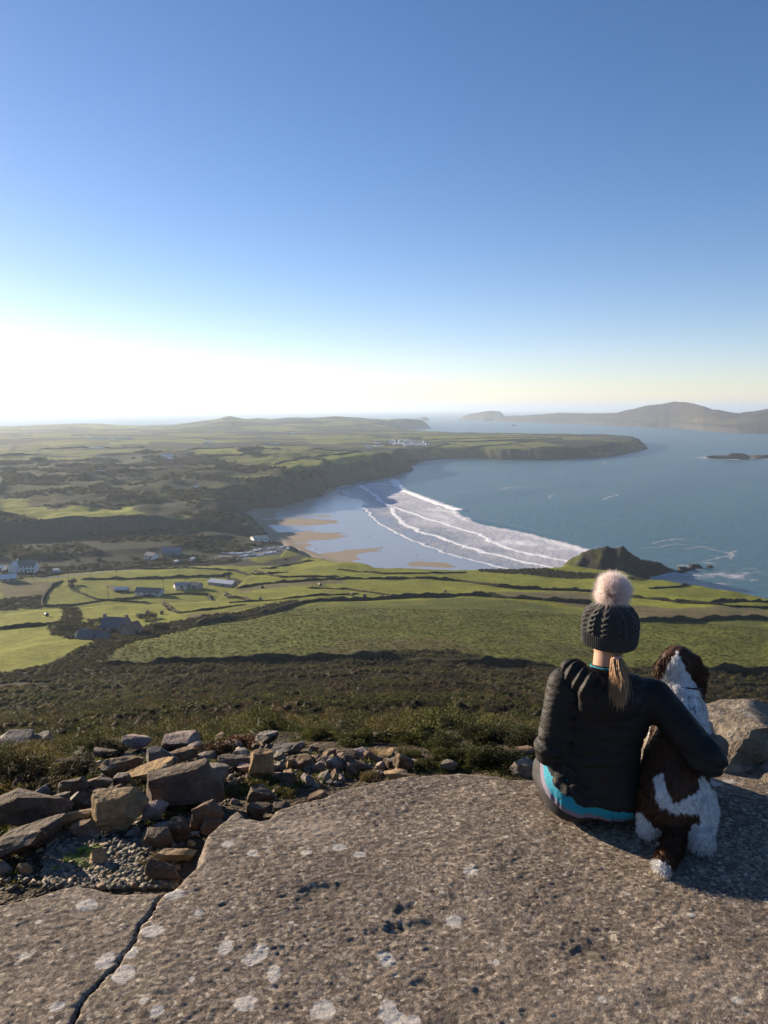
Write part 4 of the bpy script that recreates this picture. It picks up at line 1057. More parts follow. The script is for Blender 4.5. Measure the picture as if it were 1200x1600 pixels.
P_DARK = [(0.033, 0.039, 0.015), (0.045, 0.048, 0.018), (0.054, 0.048, 0.024), (0.039, 0.033, 0.018)]
P_OLIVE = [(0.0945, 0.0891, 0.0351), (0.0756, 0.0783, 0.027), (0.1148, 0.0999, 0.0432), (0.0607, 0.0621, 0.0216)]
P_STRAW = [(0.22, 0.17, 0.075), (0.17, 0.14, 0.055), (0.13, 0.12, 0.04), (0.27, 0.21, 0.11)]
P_RUST = [(0.10, 0.052, 0.028), (0.075, 0.045, 0.026), (0.055, 0.038, 0.022), (0.12, 0.068, 0.032)]
P_GRASS = [(0.09, 0.115, 0.028), (0.12, 0.135, 0.034), (0.075, 0.095, 0.02), (0.14, 0.13, 0.045)]
clump_col = bpy.data.collections.new('heath_clump_kinds')
CL = []
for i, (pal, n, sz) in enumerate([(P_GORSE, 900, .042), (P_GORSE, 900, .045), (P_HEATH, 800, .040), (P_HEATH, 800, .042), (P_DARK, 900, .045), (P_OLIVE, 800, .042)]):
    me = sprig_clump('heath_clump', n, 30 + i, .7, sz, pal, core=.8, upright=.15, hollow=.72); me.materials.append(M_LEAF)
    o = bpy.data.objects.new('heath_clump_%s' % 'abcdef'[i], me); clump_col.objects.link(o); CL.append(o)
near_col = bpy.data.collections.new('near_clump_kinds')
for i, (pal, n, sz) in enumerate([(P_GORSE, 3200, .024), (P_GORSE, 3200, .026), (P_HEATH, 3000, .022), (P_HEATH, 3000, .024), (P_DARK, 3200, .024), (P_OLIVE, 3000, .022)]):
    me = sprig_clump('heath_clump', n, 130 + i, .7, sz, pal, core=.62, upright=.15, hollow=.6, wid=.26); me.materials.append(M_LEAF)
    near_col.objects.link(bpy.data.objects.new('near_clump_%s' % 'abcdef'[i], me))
tuss_col = bpy.data.collections.new('tussock_kinds')
for i, pal in enumerate([P_GRASS, P_GRASS, [(0.085, 0.08, 0.03), (0.07, 0.075, 0.024), (0.10, 0.09, 0.034)]]):
    me = sprig_clump('tussock', 150, 60 + i, .3, .10, pal, upright=.9, wid=.2); me.materials.append(M_LEAF)
    o = bpy.data.objects.new('tussock_%s' % 'abc'[i], me); tuss_col.objects.link(o)
def scatter(name, pts, scl, rot, pick, coll, label, cat):
    me = bpy.data.meshes.new(name); me.vertices.add(len(pts)); me.vertices.foreach_set('co', np.asarray(pts, np.float32).ravel())
    set_float(me, 'scl', scl); set_float(me, 'rot', rot)
    a = me.attributes.new('pick', 'INT', 'POINT'); a.data.foreach_set('value', np.asarray(pick, np.int32))
    o = obj(name, me)
    ng = bpy.data.node_groups.new(name + '_nodes', 'GeometryNodeTree')
    ng.interface.new_socket('Geometry', in_out='INPUT', socket_type='NodeSocketGeometry'); ng.interface.new_socket('Geometry', in_out='OUTPUT', socket_type='NodeSocketGeometry')
    N = ng.nodes; gi = N.new('NodeGroupInput'); go = N.new('NodeGroupOutput'); iop = N.new('GeometryNodeInstanceOnPoints'); ci = N.new('GeometryNodeCollectionInfo')
    ci.inputs[0].default_value = coll; ci.inputs[1].default_value = True; ci.inputs[2].default_value = True
    def na(nm, ty):
        q = N.new('GeometryNodeInputNamedAttribute'); q.data_type = ty; q.inputs[0].default_value = nm; return q.outputs[0]
    cx = N.new('ShaderNodeCombineXYZ'); ng.links.new(na('rot', 'FLOAT'), cx.inputs[2])
    ng.links.new(gi.outputs[0], iop.inputs['Points']); ng.links.new(ci.outputs[0], iop.inputs['Instance'])
    iop.inputs['Pick Instance'].default_value = True
    ng.links.new(na('pick', 'INT'), iop.inputs['Instance Index']); ng.links.new(cx.outputs[0], iop.inputs['Rotation']); ng.links.new(na('scl', 'FLOAT'), iop.inputs['Scale'])
    ng.links.new(iop.outputs[0], go.inputs[0])
    md = o.modifiers.new('scatter', 'NODES'); md.node_group = ng
    tag(o, label, cat, kind='stuff')
    return o
rg = np.random.RandomState(77)
def polar_sample(n, r0, r1, a0, a1, power=1.0):
    r = (r0 ** (2 * power) + rg.rand(n) * (r1 ** (2 * power) - r0 ** (2 * power))) ** (1 / (2 * power)); a = np.radians(rg.uniform(a0, a1, n))
    return r * np.sin(a), r * np.cos(a), r
hx, hy, hr = [np.concatenate(q) for q in zip(polar_sample(9000, 4.6, 45, -36, 36, 0.65), polar_sample(36000, 40, 190, -34, 34, 0.8), polar_sample(1500, 2.4, 14, -85, -29, 0.8), polar_sample(900, 3.4, 14, 29, 75, 0.8), polar_sample(5000, 12, 190, -60, -34, 0.6), polar_sample(5000, 12, 190, 34, 60, 0.6))]
keep = (sdist(hx, hy, HEATH_POLY[:, :2]) > 0.5) & ((hr > 9.5) | ~inside(*pix(hx, hy, H(hx, hy)), RUB))
keep &= sdist(hx, hy, SLAB) < -0.2
gap = fbm2(hx / 9., hy / 6., 201, 3)
keep &= (gap > -0.34) | (rg.rand(len(hx)) < .25)
hx, hy, hr = hx[keep], hy[keep], hr[keep]
hz = H(hx, hy)
gn = fbm2(hx / 13., hy / 9., 205, 3); on = fbm2(hx / 30., hy / 20., 209, 3)
u = rg.rand(len(hx))
hang = np.arctan2(hx, hy)
pick = np.where(gn + 0.25 * (u - .5) - np.where(hr < 40, np.where(hang < 0.04, .3, .08), 0) > 0.05 + 0.0022 * np.maximum(hr - 25, 0), rg.randint(0, 2, len(hx)), np.where(on > 0.08, 5, np.where(u < .5, 2 + rg.randint(0, 2, len(hx)), 4)))
tall = (rg.rand(len(hx)) < .22) & (gn > -.15)
scl = np.where(tall, rg.uniform(.95, 1.7, len(hx)), rg.uniform(.3, .65, len(hx))) * (0.85 + 0.35 * sstep(40, 120, hr)) * (0.30 + 0.70 * sstep(4, 24, hr))
hrot = rg.uniform(0, 6.28, len(hx))
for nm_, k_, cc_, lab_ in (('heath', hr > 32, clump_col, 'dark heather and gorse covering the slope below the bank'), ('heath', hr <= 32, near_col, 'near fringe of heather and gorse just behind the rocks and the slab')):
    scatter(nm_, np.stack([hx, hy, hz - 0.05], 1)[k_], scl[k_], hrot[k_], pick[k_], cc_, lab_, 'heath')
# coarse tussocks in the big pasture
tx, ty, trr = polar_sample(30000, 160, 330, -30, 30, 0.8)
keep = sdist(tx, ty, OLIVE[0].w[:, :2]) > 1.0
tx, ty = tx[keep], ty[keep]; tz = H(tx, ty)
scatter('rough_pasture', np.stack([tx, ty, tz - 0.05], 1), rg.uniform(.35, .95, len(tx)), rg.uniform(0, 6.28, len(tx)), rg.randint(0, 3, len(tx)), tuss_col, 'tussocky grass of the large pasture below the heath', 'grass')

# scrub along the hedges, in the rough corners and over the broken ground of the valley
sx_, sy_ = [], []
for h, p_ in zip(HEDGE, HP):
    for a, b in zip(p_.w[:-1], p_.w[1:]):
        n = int(np.linalg.norm(b[:2] - a[:2]) / .8) + 1; tt = rg.rand(n, 1); q = a[:2] + (b - a)[:2] * tt + rg.normal(0, h[2] * .3, (n, 2)); sx_.append(q[:, 0]); sy_.append(q[:, 1])
for p_ in SCRUB:
    x0, x1, y0, y1 = hull_box(p_.w); n = int(min((x1 - x0) * (y1 - y0) * .55, 6000)); qx, qy = rg.uniform(x0, x1, n), rg.uniform(y0, y1, n); k_ = sdist(qx, qy, p_.w[:, :2]) > -1; sx_.append(qx[k_]); sy_.append(qy[k_])
qx, qy = np.concatenate(sx_), np.concatenate(sy_); nsc = len(qx); ss = rg.uniform(.7, 1.7, nsc)
bx_, by_, br_ = polar_sample(16000, 600, 1500, -32, -4, .8); k_ = (fbm2(bx_ / 55., by_ / 40., 301, 3) > -.06) & (sdist(bx_, by_, COAST) > 8) & ((br_ > 655) | (rg.rand(len(bx_)) < .15))
for p_ in GRASS + [PARK]: k_ &= sdist(bx_, by_, p_.w[:, :2]) < -3
qx = np.concatenate([qx, bx_[k_]]); qy = np.concatenate([qy, by_[k_]]); ss = np.concatenate([ss, rg.uniform(2.2, 5.5, k_.sum()) * (1 + .5 * sstep(900, 1400, br_[k_]))])
scatter('scrub', np.stack([qx, qy, H(qx, qy) - .1], 1), ss, rg.uniform(0, 6.28, len(qx)), rg.choice([0, 2, 4, 4, 5], len(qx)), clump_col, 'dark scrub and bramble along the hedges and over the valley side', 'scrub')
# individual bushes close by
bush_g = [sprig_clump('gorse_bush', 5000, 80 + i, 0.8, .034, P_GORSE + [(0.16, 0.125, 0.02)] * (i % 2), core=.55, upright=.3, hollow=.5) for i in range(3)]
bush_d = [sprig_clump('heather_bush', 4500, 90 + i, .85, .034, P_DARK + [(0.06, 0.036, 0.022)], core=.55, upright=.3, hollow=.5) for i in range(2)]
bush_r = [sprig_clump('heather_bush', 2400, 95, .6, .05, P_RUST, core=.7, upright=.5, hollow=.6)]
bush_s = [sprig_clump('grass_tuft', 420, 97 + i, .5, .16, P_STRAW, upright=1.0, wid=.09) for i in range(2)]
bush_y = [sprig_clump('grass_tuft', 700, 99 + i, .3, .13, [(0.17, 0.15, 0.035), (0.13, 0.125, 0.03), (0.20, 0.17, 0.05), (0.10, 0.10, 0.025)], upright=1.0, wid=.08) for i in range(2)]
bush_v = [sprig_clump('grass_tuft', 600, 102, .4, .13, [(0.08, 0.10, 0.025), (0.11, 0.12, 0.035), (0.06, 0.08, 0.02)], upright=1.0, wid=.08)]
def bush(px, py, w, h, kinds, name, label, cat, group=None, rmax=40, rmin=1.9):
    g = ground([px], [py], rmin, rmax, 400)[0]; k = math.hypot(g[0], g[1], CZ - g[2]) / F
    me = kinds[int(px) % len(kinds)]
    if not me.materials: me.materials.append(M_LEAF)
    d = Vector((g[0], g[1], 0)).normalized() * w * k * .35
    o = obj(name, me, loc=(g[0] + d.x, g[1] + d.y, g[2] - 0.03 * w * k))
    o.scale = (w * k, w * k * .8, h * k * (.78 if 'bush' in name else 1.15)); o.rotation_euler = (0, 0, px)
    tag(o, label, cat, group); return o
bush(34, 1232, 84, 78, bush_d, 'heather_bush', 'dark round heather clump below the big grey boulder at far left', 'heather')
bush(118, 1218, 66, 44, bush_d, 'heather_bush', 'low dark heather clump right of the round heather clump', 'heather')
bush(172, 1186, 60, 40, bush_d, 'heather_bush', 'dark heather beside the pale rounded crest boulder', 'heather')
bush(338, 1188, 66, 44, bush_r, 'heather_bush', 'rusty brown heather growing behind the largest boulder', 'heather')
bush(374, 1172, 56, 34, bush_r, 'heather_bush', 'rusty brown heather on the crest right of the pale boulder', 'heather')
for (x, y, w, h, lab) in [(700, 1200, 60, 46, 'gorse bush behind the slab at the right end of the rubble'), (740, 1202, 70, 56, 'gorse bush directly behind the middle of the slab edge'), (782, 1206, 76, 60, 'tall gorse bush behind the slab, nearest the seated person'),
                          (822, 1176, 70, 60, 'gorse bush showing left of the seated person\'s elbow'), (690, 1178, 66, 40, 'low gorse bush in the second row, above the pointed stone'), (760, 1166, 80, 44, 'wide gorse bush in the second row behind the slab'),
                          (660, 1166, 60, 34, 'gorse bush on the heath edge left of the second row'), (560, 1166, 66, 34, 'gorse bush on the heath above the small rubble'), (500, 1158, 60, 30, 'gorse bush on the heath right of the flat crest rock'),
                          (664, 1204, 40, 30, 'small gorse bush beside the brown pointed stone at the rubble end'), (640, 1190, 46, 30, 'small gorse bush just left of the gorse row behind the slab'), (842, 1200, 44, 40, 'small gorse bush against the seated person\'s left hip'), (806, 1140, 66, 34, 'gorse bush on the heath level with the person\'s elbow')]:
    bush(x, y, w, h, bush_g, 'gorse_bush', lab, 'gorse', 'gorse bushes behind the slab')
for (x, y, w, h, kd, lab) in [(60, 1246, 74, 20, bush_s, 'straw-coloured grass tuft above the long brown boulder'), (20, 1240, 50, 20, bush_s, 'straw-coloured grass tuft at the far left edge'), (400, 1240, 70, 22, bush_y, 'yellow-green grass patch beside the grey-green rounded rock'), (368, 1246, 46, 18, bush_y, 'yellow-green grass patch right of the largest boulder'),
                              (440, 1246, 50, 16, bush_y, 'yellow-green grass patch behind the slab edge'), (240, 1356, 40, 18, bush_s, 'dry grass tuft beside the thin tan slab'), (285, 1335, 26, 12, bush_s, 'dry grass tuft at the slab corner'), (576, 1222, 30, 20, bush_s, 'dry grass tuft in the small rubble'),
                              (800, 1216, 80, 16, bush_v, 'green grass along the slab edge left of the person'), (745, 1206, 60, 14, bush_v, 'green grass along the middle of the slab edge'), (668, 1210, 40, 14, bush_v, 'green grass at the slab edge right of the rubble'), (705, 1208, 44, 14, bush_v, 'green grass at the slab edge below the small green-grey stone'), (620, 1196, 40, 14, bush_s, 'dry grass tuft behind the tan flat stone'), (590, 1190, 44, 14, bush_s, 'dry grass tuft on the skyline of the small rubble'), (200, 1235, 40, 16, bush_s, 'dry grass tuft above the golden boulder'), (180, 1376, 40, 14, bush_v, 'green grass tuft on the gravel by the broken corner')]:
    bush(x, y, w, h, kd, 'grass_tuft', lab, 'grass')
tp = np.stack([rg.uniform(-20, 655, 1500), rg.uniform(1155, 1392, 1500)], 1); tp = tp[inside(tp[:, 0], tp[:, 1], RUB) & (fbm2(tp[:, 0] / 60., tp[:, 1] / 30., 5, 2) > -.02) & ((tp[:, 1] < 1296) | (tp[:, 0] < 30))][:320]
G = ground(tp[:, 0], tp[:, 1], 1.9, 25, 300)
scatter('bank_grass', G - (0, 0, .01), rg.uniform(.05, .13, len(G)), rg.uniform(0, 6.28, len(G)), rg.randint(0, 3, len(G)), tuss_col, 'short grass and moss growing in the gaps between the rocks', 'grass')
# the green fern on the gravel
rg = np.random.RandomState(8)
V, Fc, Cc = [], [], []
fern_g = ground([125], [1345], 1.9, 25, 400)[0]
for f in range(26):
    a = rg.uniform(0, 6.28); L = rg.uniform(.05, .12); up = rg.uniform(.25, .75); base = np.array([rg.normal(0, .02), rg.normal(0, .02), 0])
    dirv = np.array([math.cos(a), math.sin(a), 0]); side = np.array([-math.sin(a), math.cos(a), 0])
    for k in range(9):
        s = (k + .5) / 9; c = base + dirv * L * s + np.array([0, 0, L * (up * s - .55 * s * s)])
        lw = .026 * math.sin(math.pi * min(1, s * .9 + .12)) + .004
        for sg in (-1, 1):
            i = len(V); V += [c - dirv * .006, c + dirv * .009, c + side * sg * lw + dirv * .01 + np.array([0, 0, rg.uniform(-.006, .006)])]
            Fc.append((i, i + 1, i + 2)); cc = np.array((0.085, 0.15, 0.022)) * rg.uniform(.5, 1.5); Cc += [cc] * 3
me = mesh_from('fern', np.array(V), np.array(Fc), smooth=False); set_color(me, 'col', np.array(Cc))
o = obj('fern', me, M_LEAF, loc=tuple(fern_g)); tag(o, 'bright green fern growing on the gravel in front of the golden boulder', 'fern')

# hedges: banks of turf and scrub between the fields
def hedge_mesh(W, h, w, seed, step):
    pts = []; W = np.asarray(W)
    for a, b in zip(W[:-1], W[1:]):
        n = max(2, int(np.linalg.norm(b[:2] - a[:2]) / step))
        for k in range(n): pts.append(a + (b - a) * k / n)
    pts.append(W[-1]); pts = np.array(pts)
    d = np.gradient(pts[:, :2], axis=0); d /= np.linalg.norm(d, axis=1)[:, None] + 1e-9
    nv = np.stack([-d[:, 1], d[:, 0]], 1)
    wobble = fbm2(pts[:, 0] / 14., pts[:, 1] / 14., seed, 3) * w * .7
    prof = [(-1.0, -.3), (-.82, .35), (-.55, .8), (-.2, 1.0), (.2, 1.0), (.55, .8), (.82, .35), (1.0, -.3)]
    V = []
    for i, p in enumerate(pts):
        hh = h * (1 + 1.1 * float(fbm2(np.array([p[0] / 5.]), np.array([p[1] / 5.]), seed + 3, 3)[0])) * min(1, .35 + i / 3., .35 + (len(pts) - 1 - i) / 3.)
        for j, (s, q) in enumerate(prof):
            r1, r2 = vhash(np.array([i]), np.array([j]), np.array([0]), seed)[0] - .5, vhash(np.array([i]), np.array([j]), np.array([1]), seed)[0] - .5
            x = p[0] + nv[i, 0] * (s * w * .5 * (1 + .5 * r1) + wobble[i]); y = p[1] + nv[i, 1] * (s * w * .5 * (1 + .5 * r1) + wobble[i])
            V.append((x, y, hh * (q + .35 * r2)))
    V = np.array(V); V[:, 2] += H(V[:, 0], V[:, 1])
    n, k = len(pts), len(prof)
    I, J = np.meshgrid(np.arange(n - 1), np.arange(k - 1), indexing='ij'); v0 = (I * k + J).ravel()
    return mesh_from('hedgerow', V, np.stack([v0, v0 + 1, v0 + k + 1, v0 + k], 1), smooth=False)
t = NT('hedge_scrub'); p = t.pos()
n1 = t.noise(p, 0.8, 5, .7)
t.bsdf(Base_Color=t.ramp(n1, [(.3, (.018, .019, .010)), (.55, (.036, .033, .018)), (.75, (.062, .052, .028))]), Roughness=.95, Specular_IOR_Level=.1, Normal=t.bump(n1, .8, .5))
M_HEDGE = t.m
HL = ['dark hedge bank above the brightest field at lower left', 'low hedge curving past the fields behind the stone farmhouse', 'hedge between the brown rough ground and the bright left field', 'low stone hedge running down from the lone dark tree', 'hedge curving behind the two round bales near the farmhouse',
      'low hedge ending at the bales right of the farmhouse', 'hedge in front of the valley road, above the long white farm', 'hedge between the car park scrub and the top field', 'short hedge right of the long white shed', 'thin hedge above the brown track',
      'long hedge crossing the whole slope from the track to the right edge', 'curved hedge below the farmyard', 'thin hedge nearest the beach on the clifftop field', 'faint hedge across the middle field', 'tall dark hedge along the top of the big pasture',
      'second hedge below the long one at the far right', 'dark shadowy hedge right of the bobble hat', 'short diagonal hedge in the right clifftop field', 'hedge on the cliff edge at far right', 'thick dark hedge between the big pasture and the heath', 'dark hedge right of the dog\'s head below the pasture',
      'hedge running down to the beach corner', 'faint hedge with small bales along it', 'hedge along the valley road']
for i, (h, p_, lab) in enumerate(zip(HEDGE, HP, HL)):
    o = obj('hedgerow', hedge_mesh(p_.w, h[1], h[2], 300 + i, 1.3), M_HEDGE); tag(o, lab, 'hedge', 'hedge banks of the near slope')
FL = ['left edge of the middle plateau field', 'lower edge of the diamond-shaped plateau field', 'short edge above the middle plateau field', 'edge above the right plateau fields', 'edge from the diamond-shaped field to the cliff top', 'short edge near the bay cliff', 'top edge of the narrow plateau field',
      'edge below the far scrub', 'edge left of the middle plateau field', 'edge of the field beside the caravans', 'middle strip of the headland', 'front field of the headland', 'short edge in the headland fields', 'right front field of the headland', 'back strip of the headland', 'far left green strip', 'lower far left green strips', 'upper strips at left', 'strip left of the white sheds']
for i, (p_, lab) in enumerate(zip(HFP, FL)):
    o = obj('hedgerow', hedge_mesh(p_.w, 2.2, 5.0, 400 + i, 9.0), M_HEDGE); tag(o, 'thin far hedge along the ' + lab, 'hedge', 'hedges of the far plateau')
# ------------------------------------------------------------------ buildings, vehicles and other things in the distance
M_WHITE = simple_mat('white_render', (0.72, 0.71, 0.68), .8, .08, .6)
M_CREAM = simple_mat('cream_roof', (0.62, 0.54, 0.38), .7, .1, .6)
M_STONE = simple_mat('grey_stone', (0.30, 0.27, 0.23), .9, .35, 1.2, .5)
M_SLATE = simple_mat('slate_roof', (0.125, 0.128, 0.138), .6, .3, 1.5, .3)
M_RUST = simple_mat('rusty_roof', (0.30, 0.155, 0.105), .8, .3, .8, .2)
M_GREYROOF = simple_mat('grey_sheet_roof', (0.33, 0.33, 0.34), .5, .15, .5)
M_PALE = simple_mat('pale_sheet_roof', (0.66, 0.66, 0.68), .45, .1, .5)
M_GLASS = simple_mat('window_glass', (0.03, 0.035, 0.045), .15, .1, 2)
M_BLUE = simple_mat('blue_grey_sheet', (0.13, 0.18, 0.23), .6, .15, .6)
M_WOOD = simple_mat('dark_timber', (0.06, 0.048, 0.036), .85, .3, 3)
M_BALE = simple_mat('bale_straw', (0.17, 0.145, 0.085), .9, .3, 4, .4)
M_BALEW = simple_mat('bale_wrap', (0.10, 0.10, 0.105), .5, .2, 3, .2)
M_DARKROCK = rock_mat('sea_rock', (0.030, 0.028, 0.026), (0.05, 0.046, 0.042), (0.075, 0.068, 0.06), 0.2)
def box_bm(bm, x0, x1, y0, y1, z0, z1):
    v = [bm.verts.new(c) for c in ((x0, y0, z0), (x1, y0, z0), (x1, y1, z0), (x0, y1, z0), (x0, y0, z1), (x1, y0, z1), (x1, y1, z1), (x0, y1, z1))]
    for f in ((0, 3, 2, 1), (4, 5, 6, 7), (0, 1, 5, 4), (1, 2, 6, 5), (2, 3, 7, 6), (3, 0, 4, 7)): bm.faces.new([v[i] for i in f])
def bm_mesh(name, fn):
    bm = bmesh.new(); fn(bm); bmesh.ops.recalc_face_normals(bm, faces=bm.faces); me = bpy.data.meshes.new(name); bm.to_mesh(me); bm.free(); return me
def wall_gable(L, W, h, rh):
    def fn(bm):
        x, y = L / 2, W / 2
        a = [bm.verts.new(c) for c in ((-x, -y, -1.2), (-x, y, -1.2), (-x, y, h), (-x, 0, h + rh), (-x, -y, h))]
        b = [bm.verts.new((x, v.co.y, v.co.z)) for v in a]
        bm.faces.new(a); bm.faces.new(b[::-1])
        for i in range(5): bm.faces.new((a[i], b[i], b[(i + 1) % 5], a[(i + 1) % 5]))
    return bm_mesh('wall', fn)
def roof_gable(L, W, h, rh, ov=.35, th=.22):
    def fn(bm):
        x, y = L / 2 + ov, W / 2 + ov; e = h - ov * rh / (W / 2) + .03
        sec = [(-y, e), (0, h + rh + .03), (y, e), (y, e + th), (0, h + rh + .03 + th), (-y, e + th)]
        a = [bm.verts.new((-x, p, q)) for p, q in sec]; b = [bm.verts.new((x, p, q)) for p, q in sec]
        bm.faces.new((a[0], a[1], a[4], a[5])); bm.faces.new((a[1], a[2], a[3], a[4])); bm.faces.new((b[5], b[4], b[1], b[0])); bm.faces.new((b[4], b[3], b[2], b[1]))
        for i in range(6): bm.faces.new((a[i], b[i], b[(i + 1) % 6], a[(i + 1) % 6]))
    return bm_mesh('roof', fn)
def bx(name, dims, mat, parent): return obj(name, bm_mesh(name, lambda bm: box_bm(bm, *dims)), mat, parent)
def house(name, px, py, L, W, h, rh, yaw, wall, roof, label, cat, chimneys=(), windows=0, door=True, storeys=1, verge=None, group=None):
    g = ground([px], [py], 100)[0]
    r = empty(name, tuple(g), R(yaw)); tag(r, label, cat, group)
    obj('wall', wall_gable(L, W, h, rh), wall, r); rf = obj('roof', roof_gable(L, W, h, rh), roof, r)
    for cx in chimneys: bx('chimney', (cx - .45, cx + .45, -.45, .45, h + rh * .5, h + rh + 1.3), wall, rf)
    for s in range(storeys):
        for i in range(windows):
            x = -L / 2 + L * (i + .5) / windows; z = .9 + s * 2.6
            w = bx('window', (x - .55, x + .55, -W / 2 - .06, -W / 2 + .02, z, z + 1.3), M_GLASS, r)
            bx('sill', (x - .65, x + .65, -W / 2 - .14, -W / 2 - .061, z - .12, z), wall, w)
    if door: bx('door', (-.5 + L * .12, .5 + L * .12, -W / 2 - .05, -W / 2 + .02, -.2, 2.0), M_WOOD, r)
    if verge is not None:
        for sx in (-1, 1): bx('verge', (sx * (L / 2 + .36) - .12, sx * (L / 2 + .36) + .12, -.1, .1, h + rh, h + rh + .3), verge, rf)
    return r
house('farmhouse', 182, 988, 9.2, 5.2, 2.5, 2.8, -10, M_STONE, M_SLATE, 'old stone farmhouse with slate roof and two end chimneys among the near fields', 'house', (-4.1, 4.1), 3, storeys=1)
house('barn', 205, 991, 5.6, 4.6, 1.9, 2.1, 58, M_STONE, M_RUST, 'small stone barn with a rusty brown roof beside the stone farmhouse', 'barn', (), 1)
house('outbuilding', 147, 999, 9.5, 3.8, 1.3, 1.6, -8, M_STONE, M_SLATE, 'low stone outbuilding with slate roof in front of the stone farmhouse', 'outbuilding', (), 0)
house('lean_to_shed', 128, 997, 3.0, 3.4, 1.4, 1.4, 60, M_WHITE, M_GREYROOF, 'pale gabled shed at the left end of the low outbuilding', 'shed', (), 0, False)
house('farm_building', 234, 929, 16, 6, 2.1, 2.0, -12, M_WHITE, M_SLATE, 'long farm building with a white gable and dark roof in the middle fields', 'farm building', (), 4)
house('shed', 190, 924, 7.5, 4, 1.6, .8, 5, M_WOOD, M_PALE, 'low shed with a pale flat roof left of the long farm building', 'shed', (), 0)
house('shed', 348, 914, 18, 6, 1.8, 1.5, -24, M_GREYROOF, M_PALE, 'long shed with a shining white roof right of the farmyard', 'shed', (), 0)
house('shed', 283, 920, 7, 5, 2.4, 1.6, 15, M_WHITE, M_GREYROOF, 'small white farmyard shed between the long farm building and the shining shed', 'shed', (), 1)
house('shed', 305, 919, 8, 5, 2.2, 1.4, -20, M_GREYROOF, M_SLATE, 'grey farmyard shed right of the small white one', 'shed', (), 1)
house('white_house', 40, 893, 15.5, 8, 4.8, 2.8, 4, M_WHITE, M_SLATE, 'large white two-storey house at the left edge of the valley', 'house', (-5,), 6, storeys=2)
house('house_wing', 24, 894, 7, 6, 4.6, 2.8, 82, M_WHITE, M_PALE, 'white gabled wing at the left end of the large white house', 'house', (), 1)
house('shed', 2, 891, 6, 5, 2.2, 1.2, 0, M_WHITE, M_PALE, 'small white shed at the frame edge left of the large white house', 'shed', (), 1)
house('cottage', 14, 908, 9, 6, 2.4, 2.0, 20, M_STONE, M_PALE, 'stone cottage with a pale roof below the large white house', 'cottage', (), 2)
house('barn', 269, 866, 14, 8, 3.2, 2.0, 0, M_BLUE, M_BLUE, 'blue-grey sheet metal barn in the shaded valley', 'barn', (), 0)
house('cottage', 237, 872, 9, 6, 2.4, 2.0, -30, M_WHITE, M_SLATE, 'white cottage left of the blue-grey barn', 'cottage', (), 2)
house('beach_cafe', 405, 845, 13, 9, 3.0, 1.6, 28, M_WHITE, M_CREAM, 'low cream-roofed cafe building behind the beach', 'cafe', (), 3)
for (x, y, L, W, h, lab) in [(155, 685.5, 110, 16, 6, 'long white greenhouse on the far left plateau'), (192, 686, 90, 14, 5, 'second white greenhouse on the far left plateau'), (151, 701, 60, 14, 5, 'pale shed strip below the far greenhouses'), (262, 715, 34, 20, 9, 'white block building above the two pale roofs'), (259, 718, 50, 14, 4, 'pale flat roof just below the white block building'),
                             (259, 725, 46, 10, 4, 'lower pale roof below the white block building'), (157, 738, 22, 9, 4, 'small pale roof in the left heath'), (327, 678, 30, 14, 6, 'white farm in front of the dark far hill'), (459, 678.5, 34, 16, 9, 'white gabled farm left of the far promontory'), (428, 695, 30, 12, 6, 'white cottage at the edge of the plateau fields'),
                             (326, 692, 44, 18, 6, 'pale roof beyond the middle plateau field'), (240, 680.5, 26, 10, 5, 'white farm on the far plateau near the centre left'), (306, 762, 8, 5, 3, 'white hut on the dunes above the beach'), (126, 680.5, 26, 10, 4, 'tiny pale shed far away at the left')]:
    house('far_building', x, y, L * .55, W * .5, h * .42, h * .2, 3, M_WHITE, M_PALE, lab, 'building', (), 0, False)
# small far objects: one mesh each
def car_mesh(L=4.2, W=1.8, h=1.45):
    def fn(bm):
        sec = [(-L / 2, .35), (-L / 2, .8), (-L * .28, .95), (-L * .16, h), (L * .22, h), (L * .38, .95), (L / 2, .85), (L / 2, .35)]
        a = [bm.verts.new((x, -W / 2, z)) for x, z in sec]; b = [bm.verts.new((x, W / 2, z)) for x, z in sec]
        bm.faces.new(a); bm.faces.new(b[::-1])
        for i in range(8): bm.faces.new((a[i], b[i], b[(i + 1) % 8], a[(i + 1) % 8]))
        for wx in (-L * .31, L * .31):
            for wy in (-W / 2, W / 2):
                bmesh.ops.create_cone(bm, cap_ends=True, segments=10, radius1=.34, radius2=.34, depth=.24, matrix=Matrix.Translation((wx, wy, .34)) @ Matrix.Rotation(math.pi / 2, 4, 'X'))
    return bm_mesh('parked_car', fn)
carcol = [('white', (.75, .75, .75)), ('silver', (.45, .46, .48)), ('dark grey', (.06, .06, .07)), ('red', (.30, .03, .03)), ('blue', (.05, .10, .25)), ('black', (.02, .02, .02))]
carm = []
for nm, c in carcol:
    t = NT('car_paint_' + nm.replace(' ', '_')); t.bsdf(Base_Color=c, Roughness=.3, Coat_Weight=.6); m_ = car_mesh(); m_.materials.append(t.m); carm.append((nm, m_))
rg = np.random.RandomState(3)
spots = [(348 + 7.2 * i, 866.5 - .25 * i + rg.uniform(-.6, .6)) for i in range(7)] + [(379 + 6.4 * i, 870.3 - .3 * i + rg.uniform(-.4, .4)) for i in range(5)] + [(413, 857), (420, 858.5), (427, 857.5), (441, 856), (446, 855.5), (412, 867), (418, 866), (424, 864.5), (430, 864), (321, 862), (329, 860.5), (436, 862), (450, 858.5), (398, 861), (406, 860)]
G = ground([s[0] for s in spots], [s[1] for s in spots], 300)
seen = {}
